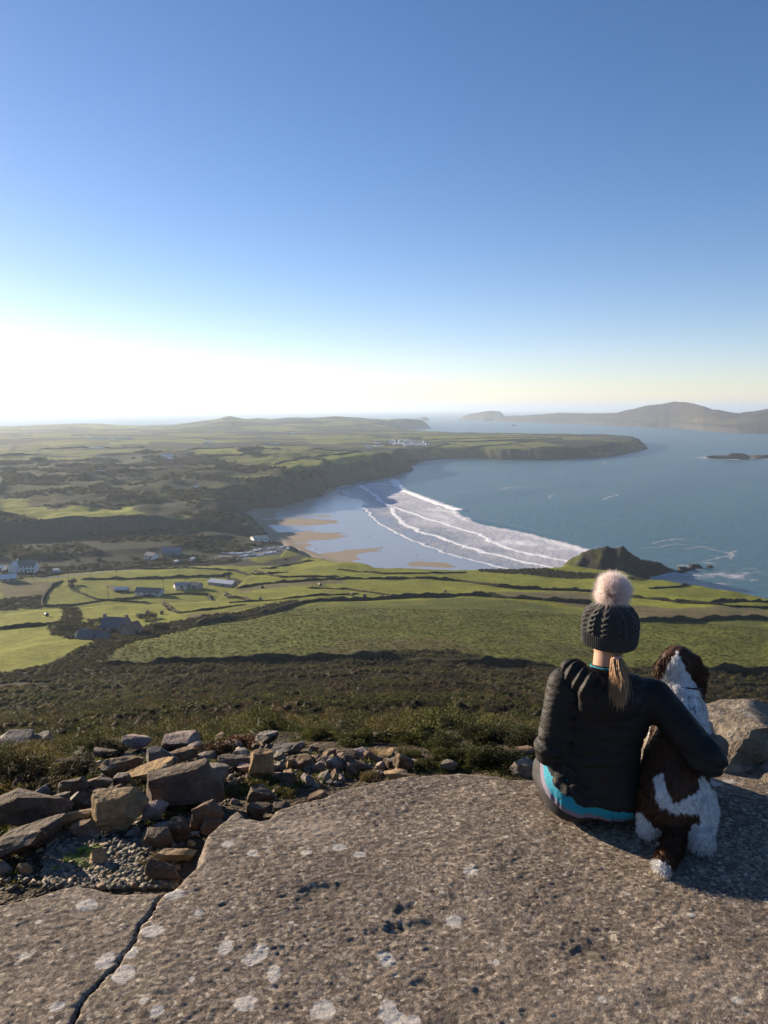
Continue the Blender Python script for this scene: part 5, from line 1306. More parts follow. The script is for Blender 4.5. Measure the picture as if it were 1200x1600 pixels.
for i, (s, g) in enumerate(zip(spots, G)):
    nm, m_ = carm[rg.choice(6, p=[.4, .22, .16, .06, .08, .08])]
    o = obj('parked_car', m_, loc=(g[0], g[1], g[2] + .02)); o.rotation_euler = (0, 0, rg.uniform(-.3, .3) + (1.2 if i > 11 else .1))
    row = 'in the back row of the beach car park' if i < 7 else ('in the front row of the beach car park' if i < 12 else ('at the seaward end of the beach car park' if s[0] > 409 else 'parked apart left of the beach car park'))
    seen.setdefault((nm, row), []).append((s[0], o))
for (nm, row), lst in seen.items():
    lst.sort(key=lambda q: q[0])
    for j, (x, o) in enumerate(lst):
        ordn = '' if len(lst) == 1 else ['leftmost ', 'second ', 'third ', 'fourth ', 'fifth ', 'sixth ', 'seventh '][j]
        tag(o, ordn + nm + ' parked car ' + row, 'car', 'cars by the beach')
# vans and trailers
def van_mesh(nm, L, W, h): 
    def fn(bm):
        sec = [(-L / 2, .4), (-L / 2, h), (L * .25, h), (L * .38, h * .62), (L / 2, h * .5), (L / 2, .4)]
        a = [bm.verts.new((x, -W / 2, z)) for x, z in sec]; b = [bm.verts.new((x, W / 2, z)) for x, z in sec]
        bm.faces.new(a); bm.faces.new(b[::-1])
        for i in range(6): bm.faces.new((a[i], b[i], b[(i + 1) % 6], a[(i + 1) % 6]))
        for wx in (-L * .3, L * .32):
            for wy in (-W / 2, W / 2):
                bmesh.ops.create_cone(bm, cap_ends=True, segments=10, radius1=.38, radius2=.38, depth=.24, matrix=Matrix.Translation((wx, wy, .38)) @ Matrix.Rotation(math.pi / 2, 4, 'X'))
    return bm_mesh(nm, fn)
vm = van_mesh('van', 5.2, 2.0, 2.3); vm.materials.append(M_WHITE)
for (x, y, yaw, lab) in [(89, 894, .3, 'white van on the road right of the large white house'), (276, 880, 1.2, 'white van at the bend of the valley road'), (302, 876, 1.0, 'white van near the car park entrance'), (296, 918, .2, 'white van standing in the farmyard'), (275, 919, 2.0, 'white van beside the small white farmyard shed')]:
    g = ground([x], [y], 200)[0]; o = obj('van', vm, loc=tuple(g)); o.rotation_euler = (0, 0, yaw); tag(o, lab, 'van', 'vans in the valley')
# static caravans
def caravan_fn(bm):
    L, W, h, rh = 10.5, 3.6, 2.9, .55
    sec = [(-W / 2, .3), (-W / 2, h), (0, h + rh), (W / 2, h), (W / 2, .3)]
    a = [bm.verts.new((-L / 2, y, z)) for y, z in sec]; b = [bm.verts.new((L / 2, y, z)) for y, z in sec]
    bm.faces.new(a); bm.faces.new(b[::-1])
    for i in range(5): bm.faces.new((a[i], b[i], b[(i + 1) % 5], a[(i + 1) % 5]))
cv = bm_mesh('static_caravan', caravan_fn); cv.materials.append(M_WHITE)
rg = np.random.RandomState(12)
cp = [(575, 698), (575, 702), (583, 698), (590, 697.8), (597, 698.5), (588, 689), (589, 693.5)]
for row, (x0, x1, n, y) in enumerate([(606, 640, 6, 688.8), (610, 664, 8, 690.6), (612, 662, 8, 693.2), (618, 668, 8, 695.2), (634, 662, 5, 697)]):
    cp += [(x0 + (x1 - x0) * i / (n - 1) + rg.uniform(-1.5, 1.5), y + rg.uniform(-.4, .4)) for i in range(n)]
G = ground([c[0] for c in cp], [c[1] for c in cp], 900)
rown = ['at the left edge of the caravan site', 'in the farthest row of the caravan site', 'in the second row of the caravan site', 'in the middle row of the caravan site', 'in the fourth row of the caravan site', 'in the nearest row of the caravan site']
cnt = {}
for i, g in enumerate(G):
    o = obj('static_caravan', cv, loc=tuple(g)); o.rotation_euler = (0, 0, rg.uniform(-.6, .6))
    row = 0 if i < 7 else 1 + np.searchsorted([13, 21, 29, 37, 99], i, side='right')
    j = cnt.get(row, 0); cnt[row] = j + 1
    tag(o, ['first', 'second', 'third', 'fourth', 'fifth', 'sixth', 'seventh', 'eighth'][j] + ' white static caravan from the left ' + rown[min(row, 5)], 'caravan', 'static caravans on the far site')
# round bales
def bale_fn(bm): bmesh.ops.create_cone(bm, cap_ends=True, segments=20, radius1=.8, radius2=.8, depth=1.3, matrix=Matrix.Translation((0, 0, .78)) @ Matrix.Rotation(math.pi / 2, 4, 'X')); bmesh.ops.bevel(bm, geom=[e for e in bm.edges if abs(e.verts[0].co.y - e.verts[1].co.y) < .01], offset=.09, segments=2, affect='EDGES')
bm1 = bm_mesh('round_bale', bale_fn); bm1.materials.append(M_BALE); bm2 = bm1.copy(); bm2.materials.clear(); bm2.materials.append(M_BALEW)
for (x, y, k, lab) in [(73, 963, 1, 'dark wrapped round bale alone in the left field'), (231, 959.5, 0, 'round bale right of the stone farmhouse, left of a pair'), (253, 960, 0, 'round bale right of the stone farmhouse, right of a pair'), (410, 919.5, 1, 'dark round bale beside the brown track'), (500, 915.5, 1, 'dark round bale in the field above the middle hedge'),
                       (407, 938.5, 1, 'dark round bale at the corner of the scrub'), (550, 931.5, 0, 'pale-topped round bale against the tall dark hedge'), (570, 933, 1, 'dark round bale just right of the pale-topped one'), (658, 932, 1, 'dark round bale on the hedge line in mid field'), (695, 926, 0, 'pale bale in the rough grass above the tall hedge')]:
    g = ground([x], [y], 150)[0]; o = obj('round_bale', bm2 if k else bm1, loc=tuple(g)); o.rotation_euler = (0, 0, x); tag(o, lab, 'bale', 'round bales in the fields')
# telegraph poles
def pole(px, py, h, lab):
    g = ground([px], [py], 100)[0]; r = empty('telegraph_pole', tuple(g)); tag(r, lab, 'pole', 'telegraph poles')
    obj('pole', bm_mesh('pole', lambda bm: bmesh.ops.create_cone(bm, cap_ends=True, segments=8, radius1=.16, radius2=.1, depth=h + .6, matrix=Matrix.Translation((0, 0, h / 2 - .3)))), M_WOOD, r)
    bx('crossarm', (-.8, .8, -.17, -.07, h - .9, h - .75), M_WOOD, r)
pole(169, 938, 8.5, 'telegraph pole in the field behind the stone farmhouse'); pole(255.5, 920, 7, 'telegraph pole left of the farmyard'); pole(183, 907, 7, 'telegraph pole left of the farm behind the hedge'); pole(107, 905, 7, 'telegraph pole on the road left of the lone dark tree')
# lone trees and dark bushes of the valley
def tree(px, py, h, w, lab, seed, rmin=100):
    g = ground([px], [py], rmin)[0]; r = empty('wind_bent_tree', tuple(g)); tag(r, lab, 'tree')
    def fn(bm):
        bmesh.ops.create_cone(bm, cap_ends=True, segments=8, radius1=h * .05, radius2=h * .02, depth=h * .7, matrix=Matrix.Translation((0, 0, h * .3)))
        for a in range(4): bmesh.ops.create_cone(bm, cap_ends=True, segments=6, radius1=h * .022, radius2=h * .008, depth=h * .45, matrix=Matrix.Translation((.12 * w * math.cos(a * 1.6), .12 * w * math.sin(a * 1.6), h * .55)) @ Matrix.Rotation(.6, 4, (math.sin(a * 1.6), -math.cos(a * 1.6), 0)))
    obj('trunk', bm_mesh('trunk', fn), M_WOOD, r)
    cm = sprig_clump('crown', 900, seed, .8, .09, P_DARK); c = obj('crown', cm, M_LEAF, r, (0.1 * w, 0, h * .32)); c.scale = (w, w, h * .75)
for i, (x, y, h, w, lab) in enumerate([(113, 913, 4.5, 5, 'dark wind-bent tree on the hedge behind the left fields'), (110, 918, 2.6, 4, 'small dark bush tree under the wind-bent tree'), (228, 968, 3.2, 8, 'low dark bush tree right of the farmhouse chimney'), (243, 984, 3, 8, 'dark bush tree right of the rusty barn'), (100, 985, 3, 6, 'dark bush tree left of the low outbuilding'), (150, 976, 3, 7, 'dark bush tree behind the low outbuilding'),
                                       (192, 738, 9, 16, 'dark clump of trees in the left heath'), (228, 712, 14, 34, 'blue-grey clump of trees on the plateau'), (58, 724, 14, 26, 'dark clump of trees on the far left strips'), (393, 706, 14, 46, 'dark copse between the plateau fields'), (382, 708, 10, 30, 'left half of the copse between the plateau fields')]):
    tree(x, y, h, w, lab, 500 + i)
# rocks in the sea
def sea_rock(px, py, w, h, d, seed, lab):
    p = P(px, py, 0); k = math.hypot(p[0], p[1]) / F
    me = rock_mesh('skerry', seed, w * k, d, h * k * 1.5, 4, 14, .6, .12); o = obj('skerry', me, M_DARKROCK, loc=(p[0], p[1], -.5 * h * k)); o.rotation_euler = (0, 0, .1); tag(o, lab, 'skerry', 'rocks in the sea')
sea_rock(1124, 716, 42, 5, 40, 1, 'left low dark skerry with surf in the right of the bay'); sea_rock(1152, 717, 40, 8.5, 50, 2, 'tallest dark skerry in the middle of the surf'); sea_rock(1190, 716, 34, 6, 40, 3, 'right dark skerry cut by the frame edge')
sea_rock(1086, 887, 18, 6, 7, 4, 'rock in the surf just right of the dark headland'); sea_rock(1108, 886, 10, 4, 4, 5, 'small rock in the surf farther right of the dark headland'); sea_rock(1066, 891, 16, 6, 8, 9, 'rock at the foot of the dark headland')
sea_rock(664, 657, 15, 5, 150, 6, 'small hazy islet on the horizon right of the far promontory'); sea_rock(803, 665.5, 7, 2, 12, 7, 'tiny dark rock in the sound before the island'); sea_rock(655, 654.5, 10, 2, 60, 8, 'low left shoulder rock of the hazy islet')
# ------------------------------------------------------------------ bodies modelled as distance fields
class Field:
    def __init__(s, lo, hi, h):
        s.lo = np.array(lo, float); s.h = h; s.n = np.ceil((np.array(hi) - s.lo) / h).astype(int) + 1
        s.a = np.full(s.n, 9.0, np.float32)
        s.ax = [s.lo[i] + h * np.arange(s.n[i]) for i in range(3)]
    def box(s, lo, hi):
        i0 = np.clip(np.floor((np.array(lo) - s.lo) / s.h).astype(int), 0, s.n - 1); i1 = np.clip(np.ceil((np.array(hi) - s.lo) / s.h).astype(int) + 1, 1, s.n)
        sl = tuple(slice(a, b) for a, b in zip(i0, i1))
        return sl, np.meshgrid(*[s.ax[k][sl[k]] for k in range(3)], indexing='ij', sparse=True)
    def put(s, sl, d, k):
        o = s.a[sl]
        if k <= 0: s.a[sl] = np.minimum(o, d); return
        oo = np.minimum(o, d + 2 * k)
        t = np.clip(.5 + .5 * (oo - d) / k, 0, 1)
        s.a[sl] = np.minimum(o, oo * (1 - t) + d * t - k * t * (1 - t))
    def cap(s, a, b, ra, rb, k=.03):
        a = np.array(a, float); b = np.array(b, float); m = max(ra, rb) + k + 4 * s.h
        sl, (x, y, z) = s.box(np.minimum(a, b) - m, np.maximum(a, b) + m)
        v = b - a; L = v @ v + 1e-12
        t = np.clip(((x - a[0]) * v[0] + (y - a[1]) * v[1] + (z - a[2]) * v[2]) / L, 0, 1)
        d = np.sqrt((x - a[0] - t * v[0]) ** 2 + (y - a[1] - t * v[1]) ** 2 + (z - a[2] - t * v[2]) ** 2) - (ra + (rb - ra) * t)
        s.put(sl, d, k)
    def ell(s, c, r, k=.03, yaw=0.0, pit=0.0):
        c = np.array(c, float); r = np.array(r, float); m = max(r) + k + 4 * s.h
        sl, (x, y, z) = s.box(c - m, c + m)
        x = x - c[0]; y = y - c[1]; z = z - c[2]
        if yaw: cy, sy = math.cos(yaw), math.sin(yaw); x, y = x * cy + y * sy, -x * sy + y * cy
        if pit: cy, sy = math.cos(pit), math.sin(pit); y, z = y * cy + z * sy, -y * sy + z * cy
        q = np.sqrt((x / r[0]) ** 2 + (y / r[1]) ** 2 + (z / r[2]) ** 2); g = np.sqrt((x / r[0] ** 2) ** 2 + (y / r[1] ** 2) ** 2 + (z / r[2] ** 2) ** 2) + 1e-9
        s.put(sl, q * (q - 1) / g, k)
    def chain(s, pts, k=.03):
        for a, b in zip(pts[:-1], pts[1:]): s.cap(a[:3], b[:3], a[3], b[3], k)
    def grid(s): return np.meshgrid(*s.ax, indexing='ij', sparse=True)
    def mesh(s, name, off=(0, 0, 0)):
        A = s.a; n = A.shape; inn = A < 0
        cnt = np.zeros(tuple(q - 1 for q in n), np.int8)
        cor = [(i, j, k) for i in (0, 1) for j in (0, 1) for k in (0, 1)]
        for i, j, k in cor: cnt += inn[i:n[0] - 1 + i, j:n[1] - 1 + j, k:n[2] - 1 + k]
        act = np.argwhere((cnt > 0) & (cnt < 8)); idx = np.full(cnt.shape, -1, np.int32); idx[tuple(act.T)] = np.arange(len(act))
        val = {c: A[tuple((act + c).T)] for c in cor}
        P_ = np.zeros((len(act), 3)); w = np.zeros(len(act))
        for c in cor:
            for ax_ in range(3):
                if c[ax_]: continue
                e = list(c); e[ax_] = 1; e = tuple(e); a, b = val[c], val[e]; m = (a < 0) != (b < 0)
                t = np.where(m, a / np.where(m, a - b, 1), 0); pt = np.repeat(np.array(c, float)[None], len(act), 0); pt[:, ax_] += t
                P_[m] += pt[m]; w[m] += 1
        V = (act + P_ / w[:, None]) * s.h + s.lo - np.array(off)
        Q = []
        for ax_ in range(3):
            o1, o2 = [(1, 2), (2, 0), (0, 1)][ax_]
            sl0 = [slice(1, -1)] * 3; sl0[ax_] = slice(0, -1); sl1 = [slice(1, -1)] * 3; sl1[ax_] = slice(1, None)
            a, b = inn[tuple(sl0)], inn[tuple(sl1)]
            for flip, msk in ((False, a & ~b), (True, ~a & b)):
                e = np.argwhere(msk)
                if not len(e): continue
                add = np.ones(3, int); add[ax_] = 0; e = e + add
                u = np.zeros(3, int); v = np.zeros(3, int); u[o1] = 1; v[o2] = 1
                q = np.stack([idx[tuple((e - u - v).T)], idx[tuple((e - v).T)], idx[tuple(e.T)], idx[tuple((e - u).T)]], 1)
                Q.append(q[:, ::-1] if flip else q)
        Q = np.concatenate(Q); Q = Q[(Q >= 0).all(1)]
        return mesh_from(name, V, Q), V
def bevel_val(x): return np.abs(np.sin(x))

SZ = np.array([0, 0, ZS])
B = np.array([0.76, 2.83, 0.0])               # where the person sits, above the slab
person = empty('person', tuple(B + SZ)); tag(person, 'person in black padded jacket and grey bobble hat sitting with an arm round the dog', 'person')
PEL = (0.765, 2.835, 0.115); HEAD = (0.832, 2.885, 0.70)
SHL, ELL, WRL = (.662, 2.83, .497), (.610, 2.80, .265), (.70, 3.02, .245)
SHR, ELR, WRR = (.985, 2.815, .455), (1.118, 2.645, .300), (1.232, 2.85, .262)
def arms(f, d, k=.03, hands=False):
    f.chain([(*SHL, .056 + d), (*ELL, .044 + d), (*WRL, .032 + d)], k)
    f.chain([(*SHR, .056 + d), (*ELR, .046 + d), (*WRR, .032 + d)], k)
def hand(f, w, dirv, side, curl, up):
    """palm, four fingers of different length and a thumb leaving the side of the palm"""
    d = np.array(dirv, float); d /= np.linalg.norm(d); s = np.array(side, float); s /= np.linalg.norm(s); c = np.array(curl, float); c /= np.linalg.norm(c); w = np.array(w, float)
    pc = w + d * .045; f.cap(w + d * .01, pc + d * .03, .026, .027, .012); f.cap(pc + s * .018 + d * .02, pc - s * .018 + d * .02, .017, .017, .012)
    for i, L in enumerate((.062, .072, .068, .052)):
        b = w + d * .078 + s * (.027 - .018 * i); m1 = b + (d * .8 + c * .45) * L * .5; m2 = m1 + (d * .45 + c * .85) * L * .36; m3 = m2 + (d * .1 + c) * L * .28
        f.chain([(*b, .0095), (*m1, .009), (*m2, .0082), (*m3, .0072)], .003)
    b = w + d * .03 + s * .028; m1 = b + (d * .6 + s * .75) * .034; m2 = m1 + (d * .85 + s * .2 + c * .4) * .03
    f.chain([(*b, .013), (*m1, .0105), (*m2, .0088)], .006)
def hips(f, d, k=.05):
    f.ell(PEL, (.170 + d, .135 + d, .112 + d), k)
    f.ell((.655, 2.93, .115), (.085 + d, .10 + d, .085 + d), k); f.ell((.695, 2.80, .098), (.105 + d, .105 + d, .095 + d), k); f.ell((.845, 2.80, .098), (.105 + d, .105 + d, .095 + d), k)
def legs(f, d, k=.05):
    f.chain([(.700, 2.87, .105, .090 + d), (.775, 3.27, .145, .056 + d), (.850, 3.60, -.12, .040 + d)], k)
    f.chain([(.865, 2.87, .105, .090 + d), (.935, 3.27, .150, .056 + d), (1.00, 3.61, -.11, .040 + d)], k)
def torso(f, d, k=.05):
    f.ell((.785, 2.80, .24), (.142 + d, .100 + d, .16 + d), k); f.ell((.808, 2.815, .40), (.160 + d, .105 + d, .15 + d), k)
    f.cap((.69, 2.825, .487), (.955, 2.82, .458), .056 + d, .056 + d, k)
# body ---------------------------------------------------------
f = Field((.52, 2.62, -.2), (1.36, 3.78, .84), .0062)
hips(f, -.012); legs(f, -.010); torso(f, -.014); arms(f, -.012)
f.cap((.818, 2.850, .50), (.828, 2.872, .64), .056, .050, .03)
f.ell(HEAD, (.072, .092, .105), .02); f.ell((.832, 2.93, .645), (.052, .05, .05), .03)
f.cap((.832, 2.975, .70), (.832, 2.993, .672), .008, .013, .012)               # nose
f.ell((.832, 2.974, .632), (.024, .012, .009), .006)                             # mouth
f.ell((.832, 2.972, .735), (.05, .014, .012), .02)                               # brow
for sx in (-1, 1):
    f.ell((.832 + sx * .03, 2.963, .708), (.013, .013, .011), .003)              # eyes
    f.ell((.832 + sx * .074, 2.885, .685), (.010, .022, .03), .006)              # ears
hand(f, WRL, (.25, .9, -.1), (.85, -.2, .1), (0, .3, -1), 1)
hand(f, WRR, (-.20, .95, .08), (.1, 0, 1), (-1, .15, 0), 1)
f.cap((.85, 3.60, -.15), (.855, 3.74, -.165), .034, .026, .02); f.cap((1.00, 3.61, -.14), (1.02, 3.75, -.155), .034, .026, .02)
me, V = f.mesh('body', B)
W = V + B
t = NT('skin'); nz = t.noise(t.coord(), 40, 4)
c = t.mix(nz, (0.42, 0.235, 0.155), (0.50, 0.30, 0.205))
c = t.mix(t.attr('mark', 'Fac'), c, t.attr('markcol'))
t.bsdf(Base_Color=c, Roughness=.5, Subsurface_Weight=.08, Specular_IOR_Level=.35)
t.b.inputs['Subsurface Radius'].default_value = (.01, .004, .002)
mark = np.zeros(len(W)); mc = np.zeros((len(W), 3))
lips = (np.abs(W[:, 0] - .832) < .024) & (np.abs(W[:, 2] - .632) < .009) & (W[:, 1] > 2.972); mark[lips] = 1; mc[lips] = (.32, .09, .08)
for sx in (-1, 1):
    ey = (np.hypot(W[:, 0] - (.832 + sx * .03), W[:, 2] - .708) < .0125) & (W[:, 1] > 2.965); mark[ey] = 1; mc[ey] = (.06, .045, .04)
set_float(me, 'mark', mark); set_color(me, 'markcol', mc)
obj('body', me, t.m, person)
# leggings -----------------------------------------------------
f = Field((.54, 2.63, -.2), (1.12, 3.72, .30), .0066)
hips(f, 0); legs(f, 0)
x, y, z = f.grid()
f.a -= (.0016 * np.sin(z * 90 + x * 40 + 20 * y)).astype(np.float32)
f.a = np.maximum(f.a, np.where(y < 3.25, .004 - z, -9.).astype(np.float32)); f.a = np.maximum(f.a, (z - .19 - .4 * (y - 2.95)).astype(np.float32) * (y < 3.1) + np.where(y < 3.1, 0, -9).astype(np.float32))
me, V = f.mesh('leggings', B)
M_LEG = simple_mat('dark_grey_leggings', (0.024, 0.023, 0.024), .75, .15, 30, .15)
obj('leggings', me, M_LEG, person)
for cx, cy, cz_ in ((.853, 3.67, -.162), (1.012, 3.68, -.152)):
    f = Field((cx - .07, cy - .14, cz_ - .06), (cx + .07, cy + .14, cz_ + .12), .006)
    f.cap((cx + .005, cy - .07, cz_ + .0), (cx - .005, cy + .08, cz_ - .008), .046, .038, .02); f.cap((cx + .005, cy - .07, cz_), (cx + .005, cy - .075, cz_ + .06), .044, .042, .02)
    me, V = f.mesh('shoe', B); obj('shoe', me, simple_mat('shoe_leather', (0.03, 0.03, 0.032), .6), person)
# shirt and its lilac hem -------------------------------------
def zhem(x, y): return .112 - .25 * (x - .75) + .42 * (y - 2.70)
for nm, d, lo, hi, mat in (('shirt_hem', .0085, -.044, .035, simple_mat('turquoise_cotton', (0.012, 0.215, 0.300), .8, .12, 25, .25)), ('lilac_hem', .0065, -.066, -.036, simple_mat('lilac_grey_cotton', (0.165, 0.145, 0.20), .8, .12, 25, .2)),):
    f = Field((.53, 2.63, -.01), (1.03, 3.02, .30), .0045)
    hips(f, d); legs(f, d)
    x, y, z = f.grid(); zz = z - zhem(x, y)
    wr = .0022 * np.sin(x * 95 + z * 30) * np.cos(x * 31) + .0025 * np.sin(x * 240 + 4 * np.sin(x * 60))* np.exp(-((zz + .05) / .02) ** 2)
    f.a = np.maximum(f.a - wr.astype(np.float32), np.maximum(lo - zz + .004 * np.sin(x * 45), zz - hi).astype(np.float32)); f.a = np.maximum(f.a, (y - 2.975).astype(np.float32) + 0 * f.a); f.a = np.maximum(f.a, (.004 - z).astype(np.float32) + 0 * f.a)
    me, V = f.mesh(nm, B); obj(nm, me, mat, person)
# padded jacket --------------------------------------------------
f = Field((.53, 2.56, .02), (1.36, 3.06, .64), .0052)
torso(f, .008); hips(f, .014, .05)
x, y, z = f.grid()
body_a = f.a.copy()
# quilting: stitched channels across the body, gathers at the sides
wn = vnoise3(x * 9 + 0 * y + 0 * z, y * 9 + 0 * x + 0 * z, z * 9 + 0 * x + 0 * y, 3); wn2 = vnoise3(x * 38 + 0 * y + 0 * z, y * 38 + 0 * x + 0 * z, z * 55 + 0 * x + 0 * y, 5)
ch = np.abs(np.sin(np.pi * (z + .012 * wn * 2 + .10 * np.abs(x - .80) ** 1.3) / .047))
side = np.exp(-((x - .655) / .04) ** 2)
body_a -= (.0075 * np.minimum(ch, .8) / .8 * (.45 + .55 * np.exp(-((x - .66) / .10) ** 2)) - .003 + .006 * wn2 * (.7 + 2.2 * side)).astype(np.float32)
body_a -= (.0042 * np.sin(2 * np.pi * z / .019 + 9 * wn + 60 * (x - .67)) * np.exp(-((x - .685) / .028) ** 2)).astype(np.float32)
seam = np.abs((x - .672) - .10 * (z - .30) + .004 * np.sin(z * 40)); body_a += (.005 * np.exp(-(seam / .006) ** 2)).astype(np.float32)
f.a = body_a
f.a = np.maximum(f.a, (zhem(x, y) - z + .003 * np.sin(x * 60)).astype(np.float32)); f.a = np.maximum(f.a, (z - .560).astype(np.float32) + 0 * f.a)
M_ = Field((.53, 2.56, .02), (1.36, 3.06, .64), .0052); arms(M_, .010, .03)
xa = np.clip((z - .24) / .25, 0, 1)
M_.a -= (.004 * np.sin(z * 120 + 6 * wn + x * 30) * np.exp(-((z - .27) / .06) ** 2) + .0035 * wn2 + .0015 * np.sin(x * 150 + z * 90) * np.exp(-((z - .30) / .05) ** 2)).astype(np.float32)
# cuffs end at the wrist
for wv, ev in ((np.array(WRL), np.array(ELL)), (np.array(WRR), np.array(ELR))):
    d_ = (wv - ev) / np.linalg.norm(wv - ev); pl = ((x - wv[0]) * d_[0] + (y - wv[1]) * d_[1] + (z - wv[2]) * d_[2]).astype(np.float32); nearw = ((x - wv[0]) ** 2 + (y - wv[1]) ** 2 + (z - wv[2]) ** 2) < .01
    M_.a = np.where(nearw, np.maximum(M_.a, pl - .005), M_.a)
k_ = .022; t_ = np.clip(.5 + .5 * (f.a - M_.a) / k_, 0, 1); f.a = f.a * (1 - t_) + M_.a * t_ - k_ * t_ * (1 - t_)
f.cap((.818, 2.845, .50), (.822, 2.856, .535), .064, .058, .03)
me, V = f.mesh('jacket', B)
t = NT('black_nylon'); p = t.coord()
wv_ = t.noise(t.mapv(p, (1, 1, 2.6)), 26, 4, .5)
c = t.mix(t.noise(p, 9, 3), (0.0100, 0.0092, 0.0086), (0.019, 0.0172, 0.0158))
t.bsdf(Base_Color=c, Roughness=.62, Specular_IOR_Level=.18, Normal=t.bump(wv_, .55, .012))
M_NYLON = t.m
jk = obj('jacket', me, M_NYLON, person)
# gathered hood lying on the shoulders
f = Field((.60, 2.64, .36), (1.02, 3.0, .63), .0046)
f.chain([(.690, 2.90, .540, .030), (.693, 2.81, .545, .044), (.728, 2.752, .526, .044), (.79, 2.728, .485, .034), (.86, 2.738, .470, .026), (.92, 2.775, .480, .024)], .03)
f.ell((.79, 2.725, .455), (.105, .034, .075), .04)
x, y, z = f.grid(); th = np.arctan2(x - .815, -(y - 2.86))
f.a -= (.0055 * np.sin(th * 26 + 2.5 * np.sin(z * 30)) * sstep(.48, .52, z) * sstep(.80, .74, x) + .003 * vnoise3(x * 45 + 0 * y + 0 * z, y * 45 + 0 * x + 0 * z, z * 45 + 0 * x + 0 * y, 9)).astype(np.float32)
f.a += (.005 * np.exp(-(((x - .742) + .05 * (z - .5)) / .007) ** 2)).astype(np.float32)
me, V = f.mesh('hood', B); hd = obj('hood', me, M_NYLON, jk)
# turquoise collar edge of the shirt
f = Field((.74, 2.76, .52), (.91, 2.95, .61), .004)
f.cap((.819, 2.852, .525), (.824, 2.860, .585), .064, .0615, 0); x, y, z = f.grid()
f.a = np.maximum(f.a, -(np.hypot(x - .823, y - 2.858) - .0585).astype(np.float32) + 0 * f.a); f.a = np.maximum(f.a, np.maximum(z - .572 + .10 * (y - 2.80), .530 - z).astype(np.float32) + 0 * f.a)
me, V = f.mesh('shirt_collar', B); obj('shirt_collar', me, bpy.data.materials['turquoise_cotton'], person)
# knitted hat ---------------------------------------------------
nt_, nv_ = 400, 130
th, v = np.meshgrid(np.linspace(0, 2 * np.pi, nt_, endpoint=False), np.linspace(0, 1, nv_))
pr = np.interp(v, [0, .03, .08, .30, .36, .55, .72, .86, .95, 1.0], [.088, .0955, .0975, .1005, .0965, .0950, .0845, .0600, .0330, .006])
rib = np.abs(np.sin(th * 38)) * .0042
nc = 11; uu = (th * nc / (2 * np.pi)) % 1.0; vv = v * 7.5
off = .20 * np.sin(2 * np.pi * vv / 1.6)
cab = np.maximum(np.exp(-((uu - .5 - off) / .13) ** 2) * (1 + .3 * np.cos(2 * np.pi * vv / 1.6)), np.exp(-((uu - .5 + off) / .13) ** 2) * (1 - .3 * np.cos(2 * np.pi * vv / 1.6)))
gro = np.exp(-((uu - .06) / .05) ** 2) + np.exp(-((uu - .94) / .05) ** 2)
knit = .0012 * np.sin(vv * 42 + 3 * np.sin(th * 60))
isrib = 1 - sstep(.33, .37, v)
dsp = isrib * rib + (1 - isrib) * (cab * .0075 - gro * .002 + knit) * np.clip((1 - v) / .25, 0.25, 1)
rad = pr + dsp; hz_ = v * .170 + .012 * np.sin(th * 2) * (1 - v) * .3
Vh = np.stack([rad * np.cos(th), rad * 1.08 * np.sin(th), hz_], -1).reshape(-1, 3)
inner = np.stack([(pr[0] - .012) * np.cos(th[0]), (pr[0] - .012) * 1.08 * np.sin(th[0]), np.full(nt_, .03)], -1)
Vh = np.concatenate([Vh, inner])
I, J = np.meshgrid(np.arange(nv_ - 1), np.arange(nt_), indexing='ij'); j2 = (J + 1) % nt_
q = np.stack([I * nt_ + J, I * nt_ + j2, (I + 1) * nt_ + j2, (I + 1) * nt_ + J], -1).reshape(-1, 4)
j = np.arange(nt_); q2 = np.stack([nv_ * nt_ + j, nv_ * nt_ + (j + 1) % nt_, (j + 1) % nt_, j], 1)
me = mesh_from('hat', Vh, np.concatenate([q, q2]))
t = NT('charcoal_knit'); p = t.coord()
t.bsdf(Base_Color=t.mix(t.noise(p, 140, 4, .7), (0.026, 0.026, 0.025), (0.062, 0.060, 0.056)), Roughness=.95, Specular_IOR_Level=.1, Sheen_Weight=.2, Normal=t.bump(t.noise(p, 260, 3, .7), .6, .003))
hat = obj('hat', me, t.m, person, tuple(np.array((.832, 2.882, .643)) - B)); hat.rotation_euler = (R(7), R(-2), 0)
# pompom of long pale fur
def fur_mesh(name, base, nrm, length, width, colr, rg, flow=None, bend=.4, jit=.22):
    n = len(base); d = nrm.copy()
    if flow is not None: d = d + flow
    d = d + rg.normal(0, jit, (n, 3)); d /= np.linalg.norm(d, axis=1)[:, None]
    sd_ = np.cross(d, rg.normal(size=(n, 3))); sd_ /= np.linalg.norm(sd_, axis=1)[:, None] + 1e-9
    L = (length * rg.uniform(.6, 1.25, n))[:, None]; wd = width * rg.uniform(.7, 1.3, n)[:, None]
    bd = (flow if flow is not None else np.zeros((n, 3))) * bend + rg.normal(0, .12, (n, 3))
    p0 = base; p1 = base + d * L * .5 + bd * L * .12; p2 = base + d * L * .95 + bd * L * .5
    V = np.stack([p0 - sd_ * wd, p0 + sd_ * wd, p1 - sd_ * wd * .75, p1 + sd_ * wd * .75, p2], 1).reshape(-1, 3)
    k = np.arange(n)[:, None] * 5
    Fc = np.concatenate([k + [[0, 1, 3]], k + [[0, 3, 2]], k + [[2, 3, 4]]])
    me = mesh_from(name, V, Fc, smooth=True); set_color(me, 'col', np.repeat(colr * rg.uniform(.8, 1.2, (n, 1)), 5, 0)); return me
